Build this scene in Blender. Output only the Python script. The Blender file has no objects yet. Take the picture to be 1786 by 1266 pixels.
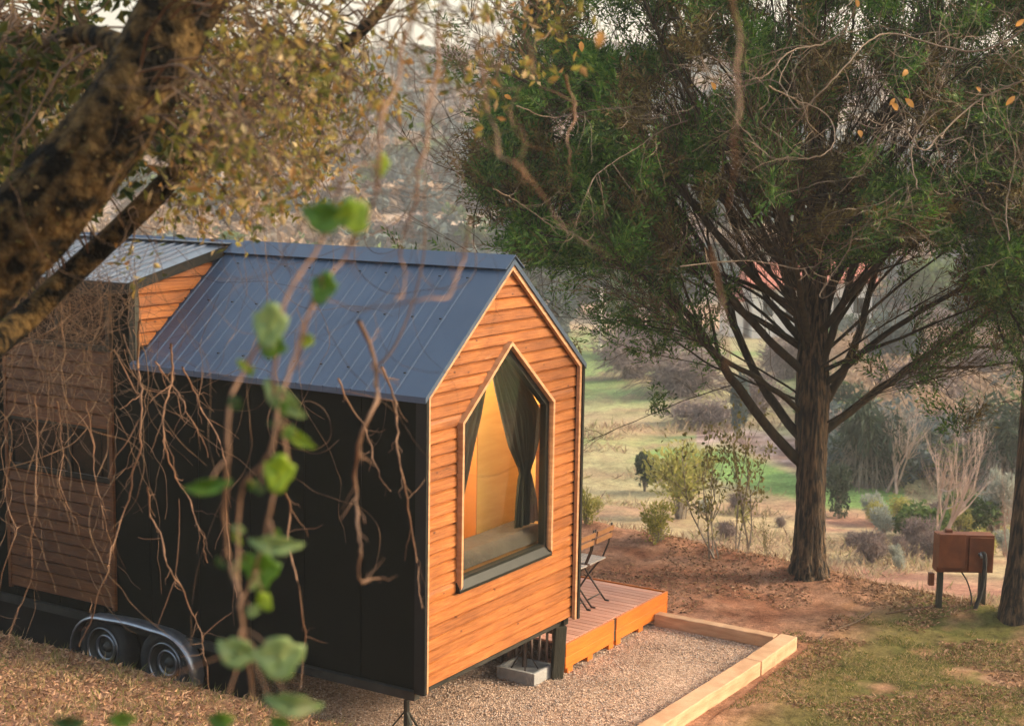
import bpy, math, random
import numpy as np
from mathutils import Vector
random.seed(7); RNG = np.random.default_rng(11)
sc = bpy.context.scene
col = sc.collection
TAU = math.tau
HAZE = 0.0013

# ------------------------------------------------------------------ camera
CAM = np.array([-9.6721, -6.7956, 4.2646])
FOC = 2631.36; PITCH = 0.13207; ROLL = 0.015634; YAW = 0.552286
Fv = np.array([math.cos(YAW)*math.cos(PITCH), math.sin(YAW)*math.cos(PITCH), -math.sin(PITCH)])
Rh = np.array([math.sin(YAW), -math.cos(YAW), 0.0]); Uh = np.cross(Rh, Fv)
Rv = Rh*math.cos(ROLL)+Uh*math.sin(ROLL); Uv = -Rh*math.sin(ROLL)+Uh*math.cos(ROLL)
F2 = np.array([math.cos(YAW), math.sin(YAW)]); R2 = np.array([math.sin(YAW), -math.cos(YAW)])

def at(px, py, d):
    """point at depth d metres on the line of sight of photo pixel px,py"""
    return CAM + (Fv + Rv*(px-893)/FOC - Uv*(py-633)/FOC)*d

def topx(P):
    d = np.asarray(P)-CAM; z = d@Fv
    z = np.where(np.abs(z) < 1e-3, 1e-3, z)
    return 893+FOC*(d@Rv)/z, 633-FOC*(d@Uv)/z, z

cd = bpy.data.cameras.new('camera'); cam = bpy.data.objects.new('camera', cd); col.objects.link(cam)
from mathutils import Matrix
cam.matrix_world = Matrix([[Rv[0], Uv[0], -Fv[0], CAM[0]], [Rv[1], Uv[1], -Fv[1], CAM[1]],
                           [Rv[2], Uv[2], -Fv[2], CAM[2]], [0, 0, 0, 1]])
cd.sensor_width = 36; cd.lens = FOC/1786*36; cd.clip_start = .1; cd.clip_end = 4000
cd.dof.use_dof = True; cd.dof.focus_distance = 13.2; cd.dof.aperture_fstop = 3.2
sc.camera = cam

# ------------------------------------------------------------------ light
SUN_AZ = math.radians(-54); SUN_EL = math.radians(26)      # direction towards the sun, from +x
w = bpy.data.worlds.new('World'); sc.world = w; w.use_nodes = True
nt = w.node_tree; bg = nt.nodes['Background']
sky = nt.nodes.new('ShaderNodeTexSky'); sky.sky_type = 'NISHITA'; sky.sun_disc = False
sky.sun_elevation = SUN_EL; sky.sun_rotation = math.pi/2 - SUN_AZ
sky.dust_density = 5.0; sky.air_density = 1.4; sky.ozone_density = 0.3; sky.altitude = 200
tm_ = nt.nodes.new('ShaderNodeMix'); tm_.data_type = 'RGBA'; tm_.blend_type = 'MULTIPLY'; tm_.inputs[0].default_value = 1; tm_.inputs[7].default_value = (1.0, .965, .90, 1)
nt.links.new(sky.outputs[0], tm_.inputs[6]); nt.links.new(tm_.outputs[2], bg.inputs[0]); bg.inputs[1].default_value = 0.15
sl = bpy.data.lights.new('sun', 'SUN'); so = bpy.data.objects.new('sun', sl); col.objects.link(so)
sl.energy = 2.2; sl.angle = math.radians(13); sl.color = (1.0, .86, .66)
sd = Vector((math.cos(SUN_AZ)*math.cos(SUN_EL), math.sin(SUN_AZ)*math.cos(SUN_EL), math.sin(SUN_EL)))
so.rotation_euler = sd.to_track_quat('Z', 'Y').to_euler()
sc.view_settings.view_transform = 'Standard'; sc.view_settings.look = 'None'
sc.view_settings.exposure = 1.65; sc.view_settings.gamma = 1.0
sc.cycles.max_bounces = 6; sc.cycles.volume_bounces = 0
sc.cycles.transparent_max_bounces = 8

# ------------------------------------------------------------------ helpers
WL = {}
def link(o, parent=None, world=True):
    col.objects.link(o)
    if parent is not None:
        o.parent = parent
        pw = WL.get(parent.name, Vector((0, 0, 0)))
        if world: o.location = -pw; WL[o.name] = Vector((0, 0, 0))
        else: WL[o.name] = pw
    else: WL[o.name] = Vector((0, 0, 0))
    return o

def tag(o, label=None, cat=None, group=None, kind=None):
    if label: o['label'] = label
    if cat: o['category'] = cat
    if group: o['group'] = group
    if kind: o['kind'] = kind
    return o

def empty(name, loc, label, cat, group=None):
    o = bpy.data.objects.new(name, None); col.objects.link(o); o.location = loc
    o.empty_display_size = .2
    WL[o.name] = Vector(loc); return tag(o, label, cat, group)

def rebase(o, loc):
    """put a one-mesh thing's origin at its base"""
    loc = Vector([float(v) for v in loc]); o.data.transform(Matrix.Translation(-loc)); o.location = loc
    WL[o.name] = loc.copy()
    return o

def npobj(name, V, Fq, mats, parent=None, smooth=False, mi=None, world=True):
    """V (n,3), Fq list of arrays of faces each (m,k)"""
    V = np.asarray(V, np.float32)
    if isinstance(Fq, np.ndarray): Fq = [Fq]
    me = bpy.data.meshes.new(name)
    me.vertices.add(len(V)); me.vertices.foreach_set('co', V.ravel())
    nl = sum(f.size for f in Fq); nf = sum(len(f) for f in Fq)
    me.loops.add(nl); me.polygons.add(nf)
    me.loops.foreach_set('vertex_index', np.concatenate([f.ravel() for f in Fq]).astype(np.int32))
    tot = np.concatenate([np.full(len(f), f.shape[1]) for f in Fq]).astype(np.int32)
    st = np.concatenate([[0], np.cumsum(tot)[:-1]]).astype(np.int32)
    me.polygons.foreach_set('loop_start', st); me.polygons.foreach_set('loop_total', tot)
    if not isinstance(mats, (list, tuple)): mats = [mats]
    for m in mats: me.materials.append(m)
    if mi is not None: me.polygons.foreach_set('material_index', np.asarray(mi, np.int32))
    me.polygons.foreach_set('use_smooth', np.full(nf, smooth))
    me.update(); me.validate()
    o = bpy.data.objects.new(name, me); return link(o, parent, world)

class MB:
    def __init__(s): s.v = []; s.f = []; s.m = []
    def add(s, vs, fs, m=0):
        b = len(s.v); s.v += [tuple(map(float, v)) for v in vs]; s.f += [tuple(i+b for i in f) for f in fs]; s.m += [m]*len(fs); return s
    def box(s, x0, x1, y0, y1, z0, z1, m=0):
        return s.add([(x0,y0,z0),(x1,y0,z0),(x1,y1,z0),(x0,y1,z0),(x0,y0,z1),(x1,y0,z1),(x1,y1,z1),(x0,y1,z1)],
                     [(0,3,2,1),(4,5,6,7),(0,1,5,4),(1,2,6,5),(2,3,7,6),(3,0,4,7)], m)
    def bar(s, a, b, w, h, up=(0,0,1), m=0):
        a = Vector(a); b = Vector(b); d = (b-a).normalized(); u = Vector(up)
        r = d.cross(u)
        if r.length < 1e-4: r = d.cross(Vector((1,0,0)))
        r.normalize(); u = r.cross(d).normalized(); vs = []
        for p in (a, b):
            for i, j in ((-1,-1),(1,-1),(1,1),(-1,1)): vs.append(p+r*(i*w/2)+u*(j*h/2))
        return s.add(vs, [(0,1,2,3),(7,6,5,4),(0,4,5,1),(1,5,6,2),(2,6,7,3),(3,7,4,0)], m)
    def tube(s, pts, r, n=8, m=0, cap=True):
        pts = [Vector([float(c) for c in p]) for p in pts]; k = len(pts)
        rs = r if hasattr(r, '__len__') else [r]*k
        vs = []; ref = None
        for i, p in enumerate(pts):
            t = (pts[min(i+1, k-1)]-pts[max(i-1, 0)]).normalized()
            if ref is None: ref = t.orthogonal().normalized()
            u = (ref-t*ref.dot(t))
            u = u.normalized() if u.length > 1e-5 else t.orthogonal().normalized()
            ref = u; v = t.cross(u)
            for j in range(n):
                a = TAU*j/n; vs.append(p+(u*math.cos(a)+v*math.sin(a))*rs[i])
        fs = [(i*n+j, i*n+(j+1)%n, (i+1)*n+(j+1)%n, (i+1)*n+j) for i in range(k-1) for j in range(n)]
        if cap: fs += [tuple(range(n))[::-1], tuple((k-1)*n+j for j in range(n))]
        return s.add(vs, fs, m)
    def prism(s, poly, y0, y1, m=0):
        """poly of (x,z), extruded in y"""
        n = len(poly); vs = [(x, y0, z) for x, z in poly]+[(x, y1, z) for x, z in poly]
        fs = [tuple(range(n)), tuple(range(2*n-1, n-1, -1))]+[(i, i+n, (i+1) % n+n, (i+1) % n) for i in range(n)]
        return s.add(vs, fs, m)
    def lathe(s, prof, n=32, axis='x', c=(0,0,0), m=0):
        vs = []
        for (a, r) in prof:
            for j in range(n):
                t = TAU*j/n
                if axis == 'x': vs.append((c[0]+a, c[1]+r*math.cos(t), c[2]+r*math.sin(t)))
                else: vs.append((c[0]+r*math.cos(t), c[1]+r*math.sin(t), c[2]+a))
        k = len(prof)
        fs = [(i*n+j, i*n+(j+1) % n, (i+1)*n+(j+1) % n, (i+1)*n+j) for i in range(k-1) for j in range(n)]
        return s.add(vs, fs, m)
    def build(s, name, mats, parent=None, smooth=False, world=True, bevel=0, tw=None):
        me = bpy.data.meshes.new(name); me.from_pydata(s.v, [], s.f)
        if not isinstance(mats, (list, tuple)): mats = [mats]
        for m in mats: me.materials.append(m)
        me.polygons.foreach_set('material_index', s.m)
        me.polygons.foreach_set('use_smooth', [smooth]*len(s.f)); me.update()
        import bmesh
        bm = bmesh.new(); bm.from_mesh(me); bmesh.ops.recalc_face_normals(bm, faces=bm.faces); bm.to_mesh(me); bm.free()
        o = bpy.data.objects.new(name, me); link(o, parent, world)
        if bevel:
            b = o.modifiers.new('bevel', 'BEVEL'); b.width = bevel; b.segments = 2; b.limit_method = 'ANGLE'
        return o

def tubes_np(paths, n=4):
    """paths: list of (pts(k,3), radii(k)). returns V,F"""
    Vs = []; Fs = []; base = 0
    ang = np.arange(n)*TAU/n; ca = np.cos(ang); sa = np.sin(ang)
    for P, r in paths:
        P = np.asarray(P, float); r = np.asarray(r, float); k = len(P)
        if k < 2: continue
        T = np.gradient(P, axis=0); T /= np.linalg.norm(T, axis=1, keepdims=True)+1e-9
        ref = np.array([.31, .53, .79]); U = np.cross(T, ref); U /= np.linalg.norm(U, axis=1, keepdims=True)+1e-9
        W = np.cross(T, U)
        V = P[:, None, :]+(U[:, None, :]*ca[None, :, None]+W[:, None, :]*sa[None, :, None])*r[:, None, None]
        Vs.append(V.reshape(-1, 3))
        i = np.arange(k-1)[:, None]*n; j = np.arange(n)[None, :]; j2 = (j+1) % n
        Fs.append(np.stack([base+i+j, base+i+j2, base+i+n+j2, base+i+n+j], -1).reshape(-1, 4)); base += k*n
    return np.concatenate(Vs), np.concatenate(Fs)

def nrm(a): return a/(np.linalg.norm(a, axis=-1, keepdims=True)+1e-9)
def leaves_np(C, D, L, Wd, fold=.25):
    """diamond leaves: base C, direction D, length L, width W"""
    n = len(C); D = nrm(D); rnd = nrm(RNG.normal(size=(n, 3)))
    S = nrm(np.cross(D, rnd)); N = np.cross(D, S)
    L = np.broadcast_to(L, n)[:, None]; Wd = np.broadcast_to(Wd, n)[:, None]
    a = C; b = C+D*L*.5+S*Wd*.5+N*Wd*fold; c = C+D*L; d = C+D*L*.5-S*Wd*.5+N*Wd*fold
    V = np.stack([a, b, c, d], 1).reshape(-1, 3)
    Fq = np.arange(4*n).reshape(-1, 4); return V, Fq

def merge(parts):
    Vs = []; Fs = []; b = 0
    for V, Fq in parts: Vs.append(V); Fs.append(Fq+b); b += len(V)
    return np.concatenate(Vs), np.concatenate(Fs)

def h2(i, j, s=0):
    n = (i*374761393+j*668265263+s*974634777) & 0x7fffffff
    n = ((n ^ (n >> 13))*1274126177) & 0x7fffffff
    return ((n ^ (n >> 16)) & 0xffff)/65535.
def vnoise(x, y, s=0):
    xi = np.floor(x).astype(np.int64); yi = np.floor(y).astype(np.int64); fx = x-xi; fy = y-yi
    fx = fx*fx*(3-2*fx); fy = fy*fy*(3-2*fy)
    return (h2(xi, yi, s)*(1-fx)+h2(xi+1, yi, s)*fx)*(1-fy)+(h2(xi, yi+1, s)*(1-fx)+h2(xi+1, yi+1, s)*fx)*fy
def fbm(x, y, o=4, s=0):
    r = 0; a = .5
    for k in range(o): r = r+a*vnoise(x*2**k, y*2**k, s+k); a *= .5
    return r/(1-.5**o)
def sstep(a, b, x): t = np.clip((x-a)/(b-a), 0, 1); return t*t*(3-2*t)

def smooth_path(pts, n=6, jit=0.):
    P = np.asarray(pts, float); out = []
    k = len(P)
    for i in range(k-1):
        p0 = P[max(i-1, 0)]; p1 = P[i]; p2 = P[i+1]; p3 = P[min(i+2, k-1)]
        for t in np.arange(n)/n:
            out.append(.5*((2*p1)+(-p0+p2)*t+(2*p0-5*p1+4*p2-p3)*t*t+(-p0+3*p1-3*p2+p3)*t**3))
    out.append(P[-1]); out = np.array(out)
    if jit: out[1:] += np.cumsum(RNG.normal(size=(len(out)-1, 3))*jit, 0)*np.linspace(0, 1, len(out)-1)[:, None]*.5+RNG.normal(size=(len(out)-1, 3))*jit*.5
    return out

# ------------------------------------------------------------------ materials
def mat(name): m = bpy.data.materials.new(name); m.use_nodes = True; return m, m.node_tree, m.node_tree.nodes['Principled BSDF']
def lk(t, a, b): t.links.new(a, b)
def ramp(t, src, stops):
    r = t.nodes.new('ShaderNodeValToRGB'); e = r.color_ramp.elements
    while len(e) < len(stops): e.new(.5)
    for i, (p, c) in enumerate(stops): e[i].position = p; e[i].color = (*c, 1)
    lk(t, src, r.inputs[0]); return r.outputs[0]
def noise(t, scale, detail=4, co=None, rough=.55, vec=(1,1,1)):
    n = t.nodes.new('ShaderNodeTexNoise'); n.inputs['Scale'].default_value = scale
    n.inputs['Detail'].default_value = detail; n.inputs['Roughness'].default_value = rough
    tc = t.nodes.new('ShaderNodeTexCoord'); mp = t.nodes.new('ShaderNodeMapping'); mp.inputs['Scale'].default_value = vec
    lk(t, tc.outputs['Object'], mp.inputs[0]); lk(t, mp.outputs[0], n.inputs[0]); return n.outputs[0]
def mix(t, a, b, f, mode='MIX'):
    m = t.nodes.new('ShaderNodeMix'); m.data_type = 'RGBA'; m.blend_type = mode
    for i, s in ((6, a), (7, b)):
        if isinstance(s, tuple): m.inputs[i].default_value = (*s, 1)
        else: lk(t, s, m.inputs[i])
    if isinstance(f, (int, float)): m.inputs[0].default_value = f
    else: lk(t, f, m.inputs[0])
    return m.outputs[2]
def bump(t, b, h, st=.4, dist=.01):
    n = t.nodes.new('ShaderNodeBump'); n.inputs['Strength'].default_value = st; n.inputs['Distance'].default_value = dist
    lk(t, h, n.inputs['Height']); lk(t, n.outputs[0], b.inputs['Normal'])
def rpi(t): return t.nodes.new('ShaderNodeNewGeometry').outputs['Random Per Island']

def simple(name, c0, c1, scale=8, rough=.7, bs=.3, bd=.01, metal=0, vec=(1,1,1), spec=.5, isl=0., nscale=None):
    m, t, b = mat(name); n = noise(t, scale, 6, vec=vec)
    c = ramp(t, n, [(.3, c0), (.7, c1)] if 'bark' not in name or 'twig' in name or 'vine' in name else [(.42, c0), (.66, c1)])
    if isl:
        g = ramp(t, rpi(t), [(0, (1-isl,)*3), (1, (1+isl*.6,)*3)]); c = mix(t, c, g, 1., 'MULTIPLY')
    lk(t, c, b.inputs['Base Color']); b.inputs['Roughness'].default_value = rough; b.inputs['Metallic'].default_value = metal
    b.inputs['Specular IOR Level'].default_value = spec
    if bs: bump(t, b, noise(t, nscale or scale*3, 5, vec=vec), bs, bd)
    return m

def leafmat(name, cols, trans=.35, rough=.6, pos=None):
    m, t, b = mat(name)
    k = len(cols); c = ramp(t, rpi(t), [((i/(k-1)) if not pos else pos[i], cc) for i, cc in enumerate(cols)])
    lk(t, c, b.inputs['Base Color']); b.inputs['Roughness'].default_value = rough; b.inputs['Specular IOR Level'].default_value = .25
    tr = t.nodes.new('ShaderNodeBsdfTranslucent'); lk(t, c, tr.inputs[0])
    mx = t.nodes.new('ShaderNodeMixShader'); mx.inputs[0].default_value = trans
    lk(t, b.outputs[0], mx.inputs[1]); lk(t, tr.outputs[0], mx.inputs[2])
    lk(t, mx.outputs[0], t.nodes['Material Output'].inputs[0]); return m

def cladding(name, c0, c1, c2, axis='x'):
    """oiled larch boards: grain along the board, knots, one tone per board"""
    m, t, b = mat(name); v = (1.2, 1.2, 22) if axis == 'x' else (1.2, 1.2, 22)
    g = noise(t, 3.0, 7, vec=v, rough=.65)
    c = ramp(t, g, [(.28, c0), (.5, c1), (.74, c2)])
    g2 = ramp(t, rpi(t), [(0, (.70, .64, .58)), (.5, (1, 1, 1)), (1, (1.15, 1.13, 1.10))]); c = mix(t, c, g2, 1., 'MULTIPLY')
    vo = t.nodes.new('ShaderNodeTexVoronoi'); vo.inputs['Scale'].default_value = 4.2
    tc = t.nodes.new('ShaderNodeTexCoord'); mp = t.nodes.new('ShaderNodeMapping'); mp.inputs['Scale'].default_value = (1, 1, 1.9)
    lk(t, tc.outputs['Object'], mp.inputs[0]); lk(t, mp.outputs[0], vo.inputs['Vector'])
    k = ramp(t, vo.outputs['Distance'], [(.05, (1, 1, 1)), (.10, (0, 0, 0))])
    c = mix(t, c, (c0[0]*.5, c0[1]*.4, c0[2]*.35), k)
    st = ramp(t, noise(t, 1.7, 4), [(.35, (.78, .74, .70)), (.65, (1.08, 1.06, 1.05))]); c = mix(t, c, st, 1., 'MULTIPLY')
    lk(t, c, b.inputs['Base Color']); b.inputs['Roughness'].default_value = .5; b.inputs['Specular IOR Level'].default_value = .35
    h = mix(t, g, k, .35, 'ADD'); h = mix(t, h, noise(t, 14, 3), .5); bump(t, b, h, .55, .012); return m

M = {}
M['clad'] = cladding('larch_cladding', (.205, .061, .012), (.345, .114, .024), (.50, .195, .054))
M['clad_shade'] = cladding('shaded_cladding', (.058, .019, .004), (.105, .035, .008), (.15, .056, .015))  # larch tones darkened: shade of the left-facing panels put into the colour
M['trim'] = simple('trim_wood', (.40, .19, .085), (.56, .31, .16), 5, .55, .3, .004, vec=(1,1,6))
M['edge'] = simple('dark_flashing', (.006, .006, .0045), (.010, .010, .008), 6, .6, .05, spec=.25)
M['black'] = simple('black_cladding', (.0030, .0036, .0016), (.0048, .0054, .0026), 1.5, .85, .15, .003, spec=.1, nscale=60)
M['roof'] = simple('blue_roof_sheet', (.038, .062, .104), (.056, .088, .140), 1.2, .38, .12, .002, spec=.6, nscale=9)
M['roofl'] = simple('dormer_roof_sheet', (.10, .12, .15), (.15, .17, .20), 1.2, .3, .12, .002, metal=.3, spec=.7)  # paler than the main roof: sky reflection put into the base colour
M['steel'] = simple('galvanised_steel', (.22, .23, .25), (.36, .37, .40), 9, .32, .15, .002, metal=.85)
M['rail'] = simple('chassis_steel', (.02, .022, .018), (.055, .055, .048), 5, .5, .2, .003, metal=.5)
M['rubber'] = simple('tyre_rubber', (.012, .012, .011), (.03, .028, .025), 14, .85, .4)
M['rim'] = simple('dull_rim', (.030, .028, .022), (.055, .050, .040), 12, .6, .1, metal=.2)
M['frame'] = simple('window_frame', (.007, .009, .007), (.012, .014, .011), 6, .4, .05, spec=.3)
M['ply'] = simple('plywood', (.62, .36, .10), (.72, .45, .15), 2.2, .5, .05, vec=(1,1,7))
M['plyd'] = simple('plywood_edge', (.42, .17, .045), (.50, .22, .06), 3, .5, .05)
M['cloth'] = simple('bed_cover', (.035, .028, .022), (.060, .048, .040), 5, .9, .5, .02)
M['deck'] = simple('deck_boards', (.46, .18, .11), (.66, .34, .23), 3.5, .55, .35, .004, vec=(14,1,14), isl=.18)
M['fascia'] = simple('deck_fascia', (.52, .12, .008), (.70, .19, .014), 3, .5, .3, .005, vec=(1,1,12), isl=.1)
M['sleeper'] = simple('timber_edging', (.42, .23, .12), (.62, .39, .23), 4, .7, .5, .008, vec=(1,1,5))
M['conc'] = simple('concrete', (.26, .25, .24), (.38, .37, .35), 12, .85, .4)
M['darkwood'] = simple('dark_post_wood', (.022, .022, .012), (.05, .045, .028), 5, .8, .6, vec=(6,6,1))
M['rust'] = simple('rusty_steel', (.11, .028, .010), (.20, .058, .020), 7, .6, .4, .004, spec=.3)
M['iron'] = simple('dark_iron', (.03, .018, .013), (.06, .035, .025), 12, .5, .2, metal=.2)
M['slat'] = simple('grey_slats', (.36, .31, .28), (.50, .44, .40), 6, .6, .3, isl=.2)
M['slato'] = simple('oiled_slats', (.26, .11, .04), (.42, .20, .08), 6, .55, .3, isl=.15)
M['screen'] = simple('screen_slats', (.10, .045, .028), (.30, .22, .18), 2, .7, .3, vec=(9, 9, .3), isl=.55)
M['bark'] = simple('oak_bark', (.003, .0025, .001), (.13, .080, .028), 13, .95, 1.0, .05, spec=.15, nscale=22)
M['cbark'] = simple('cypress_bark', (.006, .004, .002), (.150, .088, .044), 9, .95, 1., .08, vec=(3.2,3.2,.3), nscale=9)
M['limb'] = simple('cypress_limb', (.020, .017, .010), (.055, .040, .024), 9, .9, .5, .01, vec=(2,2,.6), spec=.2)
M['twig'] = simple('twig_bark', (.050, .028, .013), (.16, .088, .042), 20, .8, .3, isl=.45)
M['twigg'] = simple('pale_twig_bark', (.11, .078, .050), (.25, .175, .115), 20, .8, .3, isl=.4)
M['dtwig'] = simple('fine_dry_twigs', (.05, .032, .014), (.13, .080, .036), 9, .85, 0, isl=.4)
M['vine'] = simple('vine_bark', (.12, .062, .030), (.26, .14, .075), 14, .8, .4, isl=.35)
M['cyp2'] = leafmat('cypress_fresh_growth', [(.020, .065, .008), (.05, .13, .015), (.12, .20, .03)], .4)
M['cyp3'] = leafmat('cypress_browning_growth', [(.05, .035, .012), (.11, .075, .024), (.16, .13, .035)], .3)
M['cyp'] = leafmat('cypress_foliage', [(.014, .042, .009), (.040, .095, .017), (.085, .145, .028), (.16, .20, .045)], .35, pos=[0, .35, .8, 1])
M['oakleaf'] = leafmat('oak_leaves', [(.05, .08, .010), (.17, .16, .025), (.34, .28, .06), (.30, .15, .045), (.62, .50, .26)], .4, pos=[0, .3, .55, .8, 1])
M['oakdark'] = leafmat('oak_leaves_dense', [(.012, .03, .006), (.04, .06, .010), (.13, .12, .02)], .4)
M['orange'] = leafmat('orange_leaves', [(.42, .14, .03), (.55, .27, .05), (.50, .27, .18)], .45)
M['litter'] = leafmat('dry_litter', [(.10, .048, .022), (.25, .13, .07), (.46, .28, .175), (.22, .135, .06)], .15, .8)
M['glass'], t, b = mat('window_glass')
gl = t.nodes.new('ShaderNodeBsdfGlossy'); gl.inputs['Roughness'].default_value = .01
tp = t.nodes.new('ShaderNodeBsdfTransparent'); tp.inputs[0].default_value = (.90, .92, .90, 1)
fr = t.nodes.new('ShaderNodeFresnel'); fr.inputs[0].default_value = 1.5
mx = t.nodes.new('ShaderNodeMixShader'); g_ = t.nodes.new('ShaderNodeNewGeometry'); bf = t.nodes.new('ShaderNodeMath'); bf.operation = 'SUBTRACT'; bf.inputs[0].default_value = 1; lk(t, g_.outputs['Backfacing'], bf.inputs[1]); mu = t.nodes.new('ShaderNodeMath'); mu.operation = 'MULTIPLY'; lk(t, fr.outputs[0], mu.inputs[0]); lk(t, bf.outputs[0], mu.inputs[1]); lk(t, mu.outputs[0], mx.inputs[0]); lk(t, tp.outputs[0], mx.inputs[1]); lk(t, gl.outputs[0], mx.inputs[2])
lk(t, mx.outputs[0], t.nodes['Material Output'].inputs[0])
M['curtain'] = leafmat('grey_curtain', [(.030, .034, .028), (.040, .044, .036)], .3, .9)

# ------------------------------------------------------------------ ground
ZT_V = [0, 18, 20, 24, 30, 40, 60, 75, 110, 130, 170, 220, 300, 350, 420, 900]
ZT_Z = [0, -1.2, -1.7, -2.6, -3.7, -4.9, -6.2, -6.6, -7.6, -6.5, -1., 6., 20., 27.5, 31., 32.]
RIM_Y = [-14, -8, -3.3, -1.3, 1., 2.4, 6, 12]; RIM_X = [5.0, 5.6, 6.85, 7.2, 7.75, 7.9, 8.4, 9.5]
def ground_z(x, y, detail=True):
    x = np.asarray(x, float); y = np.asarray(y, float)
    dx = x-CAM[0]; dy = y-CAM[1]; v = dx*F2[0]+dy*F2[1]; u = dx*R2[0]+dy*R2[1]; r = np.hypot(u, v)
    fl = -.6+np.zeros_like(x)
    h1 = .30*(-1-x)+.0
    bank = np.where(x < -1, np.maximum(h1, 0)*.95, -.6+.6*sstep(-.5, -1.0, x)) if False else None
    g = y-.75*(x+1); gate = sstep(-1.5, -.35, g)
    b1 = np.where(x < -1, .29*(-1-x)+.0, -.30*sstep(-1.0, -.55, x)-.30*sstep(-.30, -.06, x))
    b1 = -.6+(b1+.6)*gate
    D2 = (x+1)*(-.81)+(y+.5)*(-.59); b2 = -.6+.29*np.maximum(0, D2)
    near = np.maximum(b1, b2); near = np.where(x > -.05, np.maximum(fl, b2), near)
    rim = np.interp(y, RIM_Y, RIM_X)
    wv = sstep(0, 1.6, x-rim); wv = np.maximum(wv, sstep(14, 22, y))
    wv = np.maximum(wv, sstep(25, 34, r))
    vv = np.where(v > 0, np.maximum(v, .5), 1.)*1.0
    far = np.interp(np.where(v > 0, r*.25+vv*.75, 18+r*.2), ZT_V, ZT_Z)
    far = far+sstep(60, 300, r)*(fbm(x/45., y/45., 3, 5)-.5)*8*sstep(90, 220, r)
    far = far+sstep(20, 60, r)*(fbm(x/9., y/9., 3, 9)-.5)*1.0
    z = near*(1-wv)+far*wv
    if detail:
        z = z+(fbm(x/.9, y/.9, 4, 2)-.5)*.07*sstep(.2, 1., np.abs(x-2.4)+np.abs(y)*.2)+(fbm(x*6, y*6, 3, 3)-.5)*.035
        lip = np.exp(-((x-rim+.15)/.45)**2); z = z+lip*(.05+.12*(fbm(x*2.2, y*2.2, 3, 8)-.35))
        ing = (x > -.03) & (x < 4.6) & (y > -1.6) & (y < 9); z = np.where(ing, np.minimum(z, -.612), z)
    return z

th = np.radians(np.concatenate([np.arange(-180, -24, 3.), np.arange(-24, 24, .115), np.arange(24, 180, 3.)]))
rr = [0.6]
while rr[-1] < 900: rr.append(rr[-1]*(1.028 if rr[-1] < 8 else 1.0052 if rr[-1] < 22 else 1.014))
rr = np.array(rr); TH, RR = np.meshgrid(th, rr)
gx = CAM[0]+RR*(np.cos(TH)*F2[0]+np.sin(TH)*R2[0]); gy = CAM[1]+RR*(np.cos(TH)*F2[1]+np.sin(TH)*R2[1])
gz = ground_z(gx, gy)
V = np.stack([gx, gy, gz], -1).reshape(-1, 3); nr, nc = gx.shape
i = np.arange(nr-1)[:, None]*nc; j = np.arange(nc)[None, :]; j2 = (j+1) % nc
Fq = np.stack([i+j, i+nc+j, i+nc+j2, i+j2], -1).reshape(-1, 4)
b = len(V); V = np.vstack([V, [[CAM[0], CAM[1], ground_z(CAM[0], CAM[1])]]])
tri = np.stack([np.full(nc, b), np.arange(nc), (np.arange(nc)+1) % nc], -1)

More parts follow.
